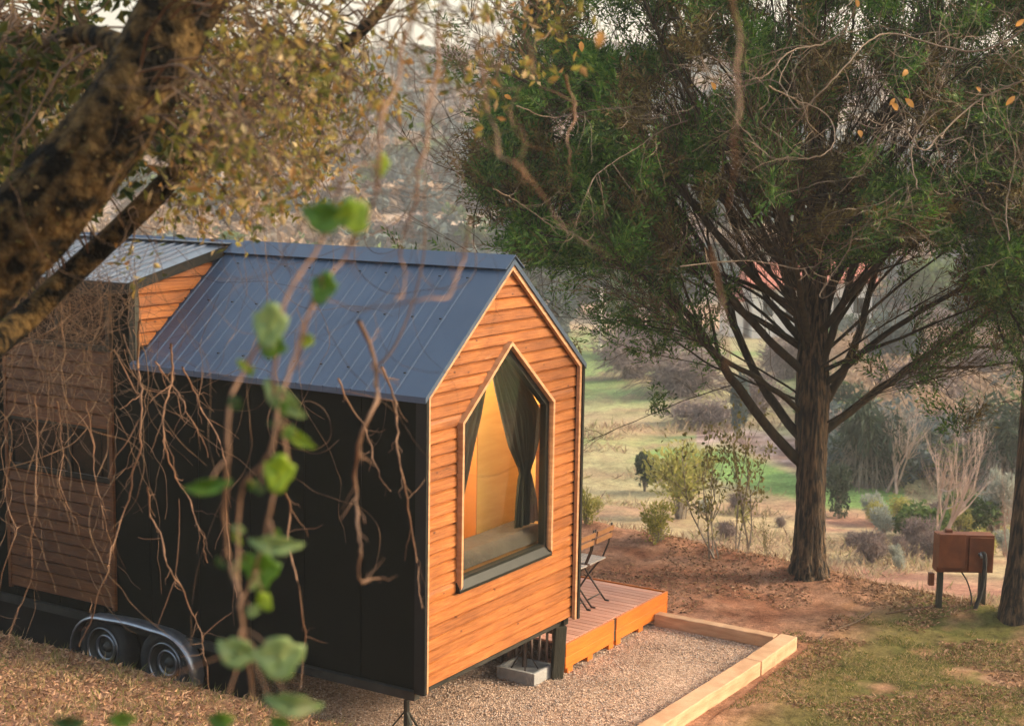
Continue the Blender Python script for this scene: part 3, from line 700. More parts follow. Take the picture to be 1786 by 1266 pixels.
# ------------------------------------------------------------------ chairs and table
def folding_chair(loc, rz, label):
    root = empty('folding_chair', loc, label, 'chair', 'folding chairs on the deck'); root.rotation_euler.z = rz
    def P(m): return m
    # local: faces +y, feet at z=0, width .38
    for s in (-1, 1):
        mb = MB(); x = s*.185
        mb.tube([(x, -.20, .84), (x, -.165, .62), (x, -.10, .46), (x, .07, .24), (x, .22, .0)], .010, 6); mb.build('back_leg', M['iron'], root, True, world=False)
        mb = MB(); x = s*.155
        mb.tube([(x, .19, .45), (x, .05, .25), (x, -.16, .0)], .010, 6); mb.tube([(x-.03*0, -.16, .006), (x, -.20, .006)], .011, 6); mb.build('front_leg', M['iron'], root, True, world=False)
    mb = MB(); mb.tube([(-.155, -.10, .07), (.155, -.10, .07)], .008, 6); mb.tube([(-.185, .17, .07), (.185, .17, .07)], .008, 6); mb.tube([(-.16, .17, .425), (.16, .17, .425)], .008, 6)
    mb.build('crossbar', M['iron'], root, True, world=False)
    mb = MB()
    for k in range(6): mb.box(-.175, .175, -.14+k*.058, -.14+k*.058+.045, .452, .466)
    mb.build('seat', M['slat'], root, world=False)
    for zz, yy in ((.795, -.20), (.715, -.185)):
        mb = MB(); mb.add([(-.18, yy-.022, zz-.027), (.18, yy-.022, zz-.027), (.18, yy-.028, zz+.027), (-.18, yy-.028, zz+.027), (-.18, yy-.008, zz-.027), (.18, yy-.008, zz-.027), (.18, yy-.014, zz+.027), (-.18, yy-.014, zz+.027)],
                          [(0,1,2,3),(4,7,6,5),(0,4,5,1),(1,5,6,2),(2,6,7,3),(3,7,4,0)]); mb.build('back_slat', M['slato'], root, world=False)
    return root
folding_chair((3.87, .60, -.30), .02, 'folding slatted chair with its back fully clear of the house corner')
folding_chair((3.47, .60, -.30), -.03, 'folding slatted chair half hidden behind the house corner')
tb = empty('folding_table', (3.85, 1.22, -.30), 'small slatted folding table behind the two folding chairs', 'table')
mb = MB()
for k in range(9): mb.box(-.35, .35, -.34+k*.076, -.34+k*.076+.058, .715, .73)
mb.build('tabletop', M['slat'], tb, world=False)
mb = MB(); mb.box(-.345, -.325, -.34, .34, .695, .714); mb.box(.325, .345, -.34, .34, .695, .714); mb.build('table_frame', M['iron'], tb, world=False)
for s in (-1, 1):
    mb = MB(); mb.tube([(s*.30, -.28, .70), (s*.30, .28, 0)], .011, 6); mb.build('leg', M['iron'], tb, True, world=False)
    mb = MB(); mb.tube([(s*.27, .28, .70), (s*.27, -.28, 0)], .011, 6); mb.build('leg', M['iron'], tb, True, world=False)

# ------------------------------------------------------------------ things behind the window
def curtain(name, rows, label, y=.16):
    """rows: (z, xl, xr) top to bottom; pleated"""
    V = []; n = 60; rows2 = []
    zz = np.linspace(rows[0][0], rows[-1][0], 34); R = np.array(rows)[::-1]
    for z in zz: rows2.append((z, np.interp(z, R[:, 0], R[:, 1]), np.interp(z, R[:, 0], R[:, 2])))
    for (z, a, c_) in rows2:
        for k in range(n):
            s = k/(n-1); x = a+(c_-a)*s; V.append((x, y+.022*math.sin(s*9*TAU+.6*math.sin(z*3))*(.5+min(1, (c_-a)*2)*.5)+.01*math.sin(s*23), z))
    i = np.arange(33)[:, None]*n; j = np.arange(n-1)[None]
    o = npobj(name, np.array(V), np.stack([i+j, i+j+1, i+n+j+1, i+n+j], -1).reshape(-1, 4), M['curtain'], None, True)
    return tag(rebase(o, ((rows[-1][1]+rows[-1][2])/2, y, rows[-1][0])), label, 'curtain', 'curtains in the gable window')
curtain('curtain', [(2.78, 1.20, 1.30), (2.55, 1.27, 1.55), (2.3, 1.36, 1.85), (2.0, 1.48, 2.12), (1.75, 1.60, 2.08), (1.56, 1.74, 2.0), (1.49, 1.80, 1.93), (1.42, 1.77, 1.97), (1.2, 1.74, 2.06), (.98, 1.72, 2.10)],
        'grey curtain on the right of the gable window, gathered by a tie halfway down')
curtain('curtain', [(2.52, .98, 1.24), (2.3, .80, 1.17), (2.1, .66, 1.10), (1.9, .56, 1.01), (1.6, .54, .90), (1.3, .54, .78), (.98, .54, .70)], 'narrow grey curtain hanging along the left side of the gable window')
mb = MB(); n = 24; vs = []
for i_ in range(n+1):
    for j_ in range(13):
        x = .12+2.2*i_/n; y = .075+.40*j_/12; e = min(1, j_/2, (12-j_)/2, i_/2, (n-i_)/2)
        vs.append((x, y, .80+.13*min(1, e+.1)+.02*float(vnoise(np.array(x*4), np.array(y*7)))))
fs = [(i_*13+j_, (i_+1)*13+j_, (i_+1)*13+j_+1, i_*13+j_+1) for i_ in range(n) for j_ in range(12)]
mb.add(vs, fs); bd = mb.build('mattress', M['cloth'], None, True); tag(rebase(bd, (1.2, .3, .8)), 'rumpled grey-brown cushion lying inside along the gable window', 'cushion')
mb = MB(); mb.box(.10, 2.34, .07, .485, .085, .795); bb_ = mb.build('bench', M['plyd']); tag(rebase(bb_, (1.2, .27, .085)), 'plywood bench under the gable window carrying the grey cushion', 'bench')

# ------------------------------------------------------------------ rusty box on posts
ub = empty('meter_box', (6.72, -2.55, -.62), 'rusty brown steel cabinet on two dark legs near the right edge', 'cabinet')
A0 = np.array([6.58, -2.31]); B0 = np.array([6.90, -2.83]); dxy = (B0-A0)/np.linalg.norm(B0-A0); nxy = np.array([-dxy[1], dxy[0]])
if nxy@(CAM[:2]-A0) < 0: nxy = -nxy
def ubox(s0, s1, d0, d1, z0, z1, name, m, bev=.004):
    mb = MB(); P = [A0+dxy*s+nxy*d for s, d in ((s0, d0), (s1, d0), (s1, d1), (s0, d1))]
    vs = [(p[0], p[1], z0) for p in P]+[(p[0], p[1], z1) for p in P]
    mb.add(vs, [(0,1,2,3),(4,7,6,5),(0,4,5,1),(1,5,6,2),(2,6,7,3),(3,7,4,0)]); return mb.build(name, m, ub, bevel=bev)
ubox(0, .62, -.16, .02, -.13, .29, 'cabinet_body', M['rust']); ubox(-.005, .28, .022, .10, -.06, .315, 'door', M['rust']); ubox(.34, .60, .022, .045, -.11, .27, 'door', M['rust'])
ubox(.10, .17, -.10, -.03, .29, .335, 'vent_cap', M['rust']); ubox(.045, .105, -.12, -.06, -.66, -.13, 'leg', M['darkwood']); ubox(.50, .575, -.10, -.03, -.68, -.13, 'leg', M['darkwood'])
ubox(-.06, .0, -.10, -.04, -.30, -.16, 'side_bracket', M['rust'])
mb = MB(); q = lambda s, d, z: (*(A0+dxy*s+nxy*d), z)
mb.tube(smooth_path([q(.45, .07, .08), q(.49, .10, .10), q(.50, .10, -.1), q(.47, .10, -.35), q(.40, .12, -.55), q(.34, .15, -.66)], 5), .024, 8); mb.build('hose', M['rubber'], ub, True)
mb = MB(); mb.tube(smooth_path([q(.28, -.05, -.12), q(.36, -.02, -.25), q(.41, 0, -.45), q(.36, 0, -.60)], 5), .008, 6); mb.build('cable', M['rubber'], ub, True)
mb = MB(); mb.tube([q(.45, .05, .09), q(.45, .09, .11), q(.46, .11, .06)], .016, 8); mb.build('tap', M['steel'], ub, True)

# added unseen lamp above the bench, brightens the plywood behind the window
lp_ = MB(); lp_.lathe([(0, .002), (0, .05), (-.03, .065), (-.07, .07), (-.07, .066), (-.005, .045)], 24, 'z', (1.0, .30, 2.86)); lp_.tube([(1.0, .30, 2.86), (1.0, .30, 3.10)], .005, 6)
lo_ = lp_.build('added_lamp', M['trim'], None, True); tag(rebase(lo_, (1.0, .30, 3.1)), 'small added lamp, unseen inside the gable behind the window peak, lighting the plywood', 'lamp')
pl_ = bpy.data.lights.new('added_lamp_light', 'POINT'); pl_.energy = 85; pl_.color = (1., .80, .52); pl_.shadow_soft_size = .06; pb_ = bpy.data.objects.new('added_lamp_light', pl_); col.objects.link(pb_); pb_.location = (1.0, .30, 2.72)

# ------------------------------------------------------------------ vegetation helpers
def hit(px, py, lo=8., hi=700.):
    """where the line of sight of a photo pixel meets the ground"""
    ds = np.geomspace(lo, hi, 900); P = CAM[None]+(Fv+Rv*(px-893)/FOC-Uv*(py-633)/FOC)[None]*ds[:, None]
    gzz = ground_z(P[:, 0], P[:, 1], False); k = np.argmax(P[:, 2] < gzz); d = ds[k] if P[k, 2] < gzz[k] else 200.
    return np.array([P[k, 0], P[k, 1], gzz[k]]), d

def cloud(n, rx, ry, rz, lobes=7, shell=.55, seed=None, cz=.5):
    """points in a lumpy crown standing on z=0"""
    r = np.random.default_rng(seed) if seed is not None else RNG
    C = r.normal(size=(lobes, 3)); C = nrm(C)*r.uniform(.25, .62, (lobes, 1)); S = r.uniform(.32, .58, lobes)
    k = r.integers(0, lobes, n); d = nrm(r.normal(size=(n, 3))); rad = (shell+(1-shell)*r.random(n))**.7
    P = C[k]+d*(S[k]*rad)[:, None]; out = nrm(P+d*.5)
    P = P*np.array([rx, ry, rz*.6])+np.array([0, 0, rz*cz]); P[:, 2] = np.abs(P[:, 2]); return P, out

def bush_arrays(n, rx, ry, rz, L, Wd, lobes=7, shell=.5, seed=None, up=.3, cz=.5):
    P, o = cloud(n, rx, ry, rz, lobes, shell, seed, cz); D = nrm(o+RNG.normal(size=P.shape)*.7+np.array([0, 0, up]))
    return leaves_np(P-D*L*.5, D, L*RNG.uniform(.6, 1.3, n), Wd*RNG.uniform(.7, 1.3, n))

def twig_arrays(n, rx, ry, rz, r0=.02, seed=None, droop=0., k=7, n3=3, curl=.10):
    r = np.random.default_rng(seed) if seed is not None else RNG; paths = []
    for _ in range(n):
        a = r.uniform(0, TAU); e = r.uniform(.15, 1.35); tgt = np.array([math.cos(a)*math.cos(e)*rx, math.sin(a)*math.cos(e)*ry, math.sin(e)*rz])*r.uniform(.6, 1.05)
        s = np.array([r.normal()*rx*.08, r.normal()*ry*.08, 0.]); t = np.linspace(0, 1, k)[:, None]
        P = s+(tgt-s)*t; P[:, 2] = P[:, 2]+(np.sin(t[:, 0]*math.pi)*.18*rz)-(t[:, 0]**3)*droop*rz
        P[1:] += np.cumsum(r.normal(size=(k-1, 3)), 0)*curl*rx/k; P[:, 2] = np.maximum(P[:, 2], 0)
        paths.append((P, np.linspace(r0, r0*.25, k)))
    return tubes_np(paths, n3)

def grow(start, d0, length, r0, depth, paths, tips, spread=.6, nb=4, rng=RNG, curl=.12, up=.05, k=7):
    P = [np.array(start, float)]; d = nrm(np.array(d0, float)); sg = length/k
    for _ in range(k): d = nrm(d+rng.normal(size=3)*curl+np.array([0, 0, up])); P.append(P[-1]+d*sg)
    P = np.array(P); R = np.linspace(r0, r0*.35, k+1); paths.append((P, R))
    if depth == 0: tips.append((P[-1], d)); return
    for _ in range(nb):
        i = rng.integers(2, k+1); dd = nrm(nrm(P[i]-P[i-1])+rng.normal(size=3)*spread)
        grow(P[i], dd, length*rng.uniform(.45, .7), R[i]*.62, depth-1, paths, tips, spread, nb, rng, curl, up, k)

# leaf colours of the valley shrubs (own colours of the plants)
M['sh_dark'] = leafmat('dark_shrub_leaves', [(.022, .038, .020), (.050, .075, .045)], .25)
M['sh_green'] = leafmat('green_shrub_leaves', [(.05, .10, .022), (.13, .19, .05)], .35)
M['sh_lime'] = leafmat('yellow_green_leaves', [(.20, .21, .045), (.42, .38, .11)], .4)
M['sh_olive'] = leafmat('olive_sapling_leaves', [(.11, .11, .035), (.28, .23, .08)], .4)
M['sh_blue'] = leafmat('grey_green_leaves', [(.062, .088, .085), (.13, .165, .155)], .25)
M['sh_mauve'] = leafmat('bare_scrub_twigs', [(.13, .095, .085), (.29, .215, .19)], .2)
M['sh_grey'] = leafmat('silver_leaves', [(.26, .28, .23), (.44, .45, .38)], .3)
M['sh_tan'] = leafmat('tan_scrub', [(.30, .20, .13), (.48, .34, .23)], .3)
M['pale_bark'] = simple('pale_bare_wood', (.34, .24, .19), (.50, .38, .32), 10, .8, .2)
M['grey_bark'] = simple('grey_twigs', (.15, .12, .09), (.30, .25, .20), 10, .8, .2, isl=.3)

PROTO = {}
def proto(kind, seed):
    key = (kind, seed)
    if key in PROTO: return PROTO[key]
    s = seed; out = []
    r = np.random.default_rng(100+s)
    if kind == 'round':   out = [('foliage', bush_arrays(1500, .5, .5, 1., .11, .045, 9, .35, s), 'sh_dark'), ('stem', twig_arrays(14, .3, .3, .6, .018, s), 'grey_bark')]
    if kind == 'green':   out = [('foliage', bush_arrays(1600, .55, .55, .9, .13, .06, 8, .35, s), 'sh_green'), ('stem', twig_arrays(16, .4, .4, .7, .018, s), 'grey_bark')]
    if kind == 'lime':    out = [('foliage', bush_arrays(900, .5, .5, 1., .09, .035, 8, .2, s, .8), 'sh_lime'), ('stem', twig_arrays(30, .4, .4, .95, .008, s), 'sh_olive_w')]
    if kind == 'blue':    out = [('foliage', bush_arrays(1800, .5, .5, .95, .12, .04, 10, .35, s), 'sh_blue'), ('stem', twig_arrays(14, .4, .4, .7, .02, s), 'grey_bark')]
    if kind == 'silver':  out = [('foliage', bush_arrays(1500, .5, .5, 1., .12, .03, 9, .3, s, .6), 'sh_grey'), ('stem', twig_arrays(60, .48, .48, .95, .008, s), 'pale_bark')]
    if kind == 'mauve':   out = [('twigs', merge([twig_arrays(260, .62, .62, .85, .009, s, .25), leaves_np(*((lambda P: (P, RNG.normal(size=P.shape)+np.array([0, 0, .6]), .16, .02))(cloud(1300, .55, .55, .8, 9, .3, s)[0])))]), 'sh_mauve')]
    if kind == 'droop':   out = [('foliage', merge([bush_arrays(900, .5, .5, .95, .16, .03, 9, .3, s, -1.2)]), 'sh_dark'), ('twigs', twig_arrays(170, .62, .62, .85, .007, s, .75), 'grey_bark')]
    if kind == 'sap':
        paths = []; tips = []
        for q in range(4): grow((r.normal()*.05, r.normal()*.05, 0), (r.normal()*.25, r.normal()*.25, 1), r.uniform(.75, 1.), .012, 1, paths, tips, .45, 7, r, .10, .08)
        pts = np.concatenate([p[0][2:] for p in paths]); pts = pts[r.integers(0, len(pts), 420)]+r.normal(size=(420, 3))*.022
        out = [('foliage', leaves_np(pts, r.normal(size=pts.shape)+np.array([0, 0, .7]), .055, .03), 'sh_olive'), ('stem', tubes_np(paths, 4), 'grey_bark')]
    if kind == 'bare':
        paths = []; tips = []
        for q in range(5): grow((r.normal()*.04, r.normal()*.04, 0), (r.normal()*.45, r.normal()*.45, 1), .62, .020, 3, paths, tips, .42, 5, r, .08, .08, 6)
        out = [('branches', tubes_np(paths, 3), 'pale_bark')]
    ms = []
    for nm, (Vv, Ff), mm in out:
        if mm == 'sh_olive_w': mm = 'grey_bark'
        o = npobj(nm, Vv, Ff, M[mm]); ms.append((nm, o.data)); bpy.data.objects.remove(o)
    PROTO[key] = ms; return ms

def plant(kind, seed, px, py, wpx, hpx, label, cat='shrub', name='shrub', group=None, dep=None):
    P, d = hit(px, py)
    if dep: P = at(px, py, dep); d = dep; P[2] = ground_z(P[0], P[1], False)
    w_ = wpx*d/FOC; h_ = hpx*d/FOC
    ms = proto(kind, seed)
    if len(ms) == 1:
        o = bpy.data.objects.new(name, ms[0][1]); col.objects.link(o); o.location = P; tag(o, label, cat, group)
    else:
        o = empty(name, tuple(P), label, cat, group)
        for nm, me in ms: c = bpy.data.objects.new(nm, me); col.objects.link(c); c.parent = o
    o.scale = (w_, w_, h_); o.rotation_euler.z = random.uniform(0, 6.2)
    return o

PL = [
 ('round', 1, 1124, 858, 50, 78, 'small dark round shrub alone in the pale meadow', 'shrub'),
 ('lime', 1, 1185, 905, 150, 140, 'yellow-green bush to the right of the small dark round shrub', 'bush'),
 ('lime', 2, 1145, 955, 95, 85, 'low yellow-green bush just over the bank, below the dark round shrub', 'bush'),
 ('lime', 3, 1022, 925, 50, 92, 'yellow-green bush beside the right edge of the house', 'bush'),
 ('lime', 2, 1215, 860, 110, 90, 'pale yellow bush at the edge of the bright green strip', 'bush'),
 ('sap', 1, 1238, 975, 150, 190, 'leafy olive sapling on the bank, left of a taller one', 'sapling'),
 ('sap', 2, 1300, 970, 140, 200, 'taller slender sapling on the bank just left of the big trunk', 'sapling'),
 ('sap', 3, 1338, 985, 34, 66, 'tiny sapling close to the foot of the big trunk', 'sapling'),
 ('round', 2, 1462, 905, 56, 100, 'dark shrub right behind the big trunk beside the green patch', 'shrub'),
 ('green', 1, 1608, 938, 104, 72, 'low green bush left of the bare pale tree', 'bush'),
 ('green', 2, 1690, 930, 120, 84, 'green bush behind the rusty cabinet', 'bush'),
 ('silver', 1, 1742, 935, 96, 130, 'silvery bush above the right side of the rusty cabinet', 'bush'),
 ('lime', 1, 1562, 912, 60, 54, 'small yellowish bush at the end of the bright green patch', 'bush'),
 ('droop', 1, 1508, 850, 150, 190, 'dark drooping shrub with arching grey twigs right of the big trunk', 'shrub'),
 ('droop', 2, 1752, 865, 190, 185, 'broad dark drooping shrub beside the right-hand trunk', 'shrub'),
 ('blue', 1, 1550, 660, 130, 120, 'grey-green tree crown above the lowest right limb of the cypress', 'tree'),
 ('mauve', 1, 1625, 745, 190, 150, 'large bare mauve thicket right of the cypress', 'thicket'),
 ('mauve', 2, 1735, 700, 170, 130, 'bare brown thicket left of the right-hand trunk', 'thicket'),
 ('droop', 1, 1470, 760, 90, 110, 'dark shrub half hidden behind the fork of the cypress', 'shrub'),
 ('blue', 2, 1286, 760, 52, 120, 'slim dark green tree at the end of the bright green strip', 'tree'),
 ('mauve', 1, 1105, 660, 150, 95, 'bare mauve scrub bush nearest the house at the meadow edge', 'bush'),
 ('mauve', 2, 1190, 690, 190, 100, 'widest bare mauve scrub bush behind the meadow', 'bush'),
 ('mauve', 3, 1228, 742, 150, 60, 'low brown scrub bush bulging into the meadow', 'bush'),
 ('mauve', 1, 1320, 720, 130, 90, 'bare scrub bush seen between the left limbs of the cypress', 'bush'),
 ('mauve', 3, 1150, 620, 200, 90, 'bare mauve scrub on the far side behind the utility pole', 'bush'),
 ('blue', 1, 968, 600, 86, 110, 'grey-green tree just right of the roof peak', 'tree'),
 ('green', 1, 1100, 560, 120, 100, 'green tree behind the utility pole', 'tree'),
 ('round', 1, 1010, 545, 70, 75, 'dark rounded tree left of the utility pole', 'tree'),
 ('blue', 2, 1170, 545, 130, 85, 'grey-green trees on the far bank right of the utility pole', 'tree'),
 ('mauve', 2, 1372, 660, 120, 90, 'bare scrub just left of the cypress trunk', 'bush'),
 ('green', 2, 1620, 560, 140, 120, 'dark green tree above the far white post', 'tree'),
 ('round', 2, 1710, 600, 150, 120, 'dark tree on the far slope behind the right-hand trunk', 'tree'),
]
for (k, s, px, py, w_, h_, lab, cat) in PL:
    plant(k, s, px, py, w_, h_, lab, cat, {'tree': 'small_tree', 'thicket': 'thicket', 'sapling': 'sapling', 'bush': 'bush'}.get(cat, 'shrub'))
o = plant('bare', 1, 1636, 945, 150, 250, 'bare pale pinkish tree rising behind the rusty cabinet', 'tree', 'bare_tree')
o = plant('bare', 2, 1560, 860, 150, 160, 'bare leaning twiggy tree left of the bare pale tree', 'tree', 'bare_tree')
o = plant('bare', 3, 1755, 1010, 100, 180, 'thin bare bush against the right-hand trunk', 'bush', 'bare_bush')

# hillside scrub: nobody could count it
parts = []; mis = []; base = 0; Vs = []; Fs = []
mats = [M['sh_blue'], M['sh_mauve'], M['sh_dark'], M['sh_tan'], M['sh_green']]
plib = []
for q in range(5):
    P, o_ = cloud(170, .5, .5, .9, 7, .45, 40+q); D = nrm(o_+RNG.normal(size=P.shape)*.8+np.array([0, 0, .3]))
    plib.append(leaves_np(P-D*.11, D, RNG.uniform(.16, .30, 170), RNG.uniform(.10, .18, 170)))
plib2 = []
for q in range(5):
    P, o_ = cloud(420, .5, .5, .9, 9, .4, 60+q); D = nrm(o_+RNG.normal(size=P.shape)*.9+np.array([0, 0, .3]))
    plib2.append(leaves_np(P-D*.06, D, RNG.uniform(.08, .16, 420), RNG.uniform(.025, .055, 420)))
nb_ = 9000
rr_ = np.sqrt(RNG.uniform(95**2, 470**2, nb_)); aa = np.radians(RNG.uniform(-27, 27, nb_))
near_r = np.sqrt(RNG.uniform(40**2, 120**2, 2600)); near_a = np.radians(RNG.uniform(9, 24, 2600))
rr_ = np.concatenate([rr_, near_r]); aa = np.concatenate([aa, near_a])
X = CAM[0]+rr_*(np.cos(aa)*F2[0]+np.sin(aa)*R2[0]); Y = CAM[1]+rr_*(np.cos(aa)*F2[1]+np.sin(aa)*R2[1]); Z = ground_z(X, Y, False)
n1 = fbm(X/38., Y/38., 3, 61); n2 = fbm(X/14., Y/14., 3, 71)
for k in range(len(X)):
    if n1[k]*.6+n2[k]*.4+RNG.normal()*.05 < (.30 if rr_[k] < 150 else .39): continue
    px, py, dd = topx(np.array([X[k], Y[k], Z[k]]))
    if rr_[k] < 120 and (py > 850 or px < 1440): continue
    if rr_[k] < 150 and px < 1300 and py > 585: continue
    sz = RNG.uniform(2.2, 5.6) if rr_[k] > 120 else RNG.uniform(1.2, 3.0)
    Vv, Ff = (plib2 if rr_[k] < 125 else plib)[RNG.integers(5)]
    a = RNG.uniform(0, TAU); ca_, sa_ = math.cos(a), math.sin(a); s2 = sz*RNG.uniform(.8, 1.4)
    Vt = np.stack([(Vv[:, 0]*ca_-Vv[:, 1]*sa_)*s2+X[k], (Vv[:, 0]*sa_+Vv[:, 1]*ca_)*s2+Y[k], Vv[:, 2]*sz*.85+Z[k]-.15*sz], -1)
    Vs.append(Vt); Fs.append(Ff+base); base += len(Vt)
    u = n2[k]+RNG.normal()*.06
    mi = 2 if u > .62 else 0 if u > .49 else 1 if u > .40 else 3
    if RNG.random() < .10: mi = 4
    mis.append(np.full(len(Ff), mi))
scrub = npobj('hillside_scrub', np.concatenate(Vs), np.concatenate(Fs), mats, mi=np.concatenate(mis))
tag(scrub, 'scattered grey-green and mauve scrub covering the far hillside', 'scrub', kind='stuff')

# ------------------------------------------------------------------ far farmhouse, pole, post
P, d = hit(1400, 590, 40); d = 105.
fh = at(1400, 560, d); gzf = fh[2]
fa = empty('farmhouse', (fh[0], fh[1], gzf), 'far farmhouse with red roofs and pale walls half hidden behind the cypress limbs', 'house')
uu = np.array([R2[0], R2[1], 0]); ff = np.array([F2[0], F2[1], 0])
def fbox(u0, u1, f0, f1, z0, z1, name, m, parent=fa, roof=0):
    mb = MB(); q = lambda u, f, z: fh*[1, 1, 0]+uu*u+ff*f+np.array([0, 0, gzf+z])
    vs = [q(u0, f0, z0), q(u1, f0, z0), q(u1, f1, z0), q(u0, f1, z0), q(u0, f0, z1), q(u1, f0, z1), q(u1, f1, z1), q(u0, f1, z1)]
    fs = [(0,3,2,1),(0,1,5,4),(1,2,6,5),(2,3,7,6),(3,0,4,7)]
    if roof:
        vs += [q(u0, (f0+f1)/2, z1+roof), q(u1, (f0+f1)/2, z1+roof)]; fs = [(0,3,2,1),(0,1,5,4),(2,3,7,6),(1,2,6,9,5),(3,0,4,8,7),(4,5,9,8),(7,8,9,6)]
    else: fs.append((4,5,6,7))
    return mb.add(vs, fs).build(name, m, parent)
M['plaster'] = simple('pale_plaster', (.62, .56, .50), (.75, .70, .64), 1, .9, .1); M['tiles'] = simple('red_roof_tiles', (.34, .09, .055), (.50, .17, .11), 2.5, .8, .3)
w1 = fbox(-3.5, 1.5, 0, 5, -1.5, 2.2, 'wall', M['plaster']); fbox(-3.9, 1.9, -.4, 5.4, 2.2, 2.4, 'roof', M['tiles'], roof=1.5)
w2 = fbox(1.6, 5.0, 1, 5, -1.5, 2.6, 'wall', M['plaster']); fbox(1.55, 5.3, .6, 5.4, 2.6, 2.8, 'roof', M['tiles'], roof=1.6)
fbox(-5.2, -4., 1, 4, -1.5, 1.2, 'wall', M['plaster']); fbox(-5.5, -3.95, .8, 4.2, 1.2, 1.35, 'roof', M['tiles'], roof=.8)
for u in (-2.8, -1.2, .4): fbox(u, u+.7, -.03, -.002, .3, 1.4, 'window', M['frame'])
for u in (2.3, 3.7): fbox(u, u+.7, .97, .998, .5, 1.6, 'window', M['frame'])
def post(px, ptop, pbot, d, r, name, label, cat, m):
    a = at(px, pbot, d); b_ = at(px, ptop, d); b_[:2] = a[:2]; mb = MB(); mb.tube([a, b_], [r, r*.8], 8)
    if name == 'utility_pole': mb.tube([b_-np.array([0, 0, .3])-uu*.5, b_-np.array([0, 0, .3])+uu*.5], .05, 6)
    o = mb.build(name, m); return tag(rebase(o, a), label, cat)
M['palepost'] = simple('pale_post', (.62, .56, .46), (.75, .70, .60), 3, .8, .2)
post(1046, 500, 622, 92, .11, 'utility_pole', 'tall pale utility pole standing in the valley scrub', 'pole', M['palepost'])
post(1523, 572, 592, 80, .22, 'marker_post', 'short thick white post far away right of the cypress trunk', 'post', M['plaster'])

# ------------------------------------------------------------------ big cypress
def limb(pts, r0, r1, jit=.012, n=6):
    P = [at(x, y, d) for x, y, d in pts]; P = smooth_path(P, n, jit); return P, np.linspace(r0, r1, len(P))
D0 = 17.95
cb = at(1411, 1012, D0)
cyp = empty('cypress_tree', tuple(cb), 'big cypress with one straight trunk fanning into many limbs under dark green foliage', 'tree')
tp_ = [(1411, 1030, D0), (1411, 1000, D0), (1411, 960, D0), (1413, 880, D0), (1413, 800, D0), (1415, 700, D0), (1416, 600, D0), (1419, 450, D0), (1424, 300, D0), (1418, 150, D0), (1404, 0, D0), (1395, -200, D0), (1390, -420, D0)]
P = smooth_path([at(*q) for q in tp_], 8, .004)
rad = np.interp(np.linspace(0, 1, len(P)), [0, .083, .166, .25, .33, .42, .5, .58, .75, 1], [.31, .225, .180, .165, .172, .195, .17, .13, .09, .02])
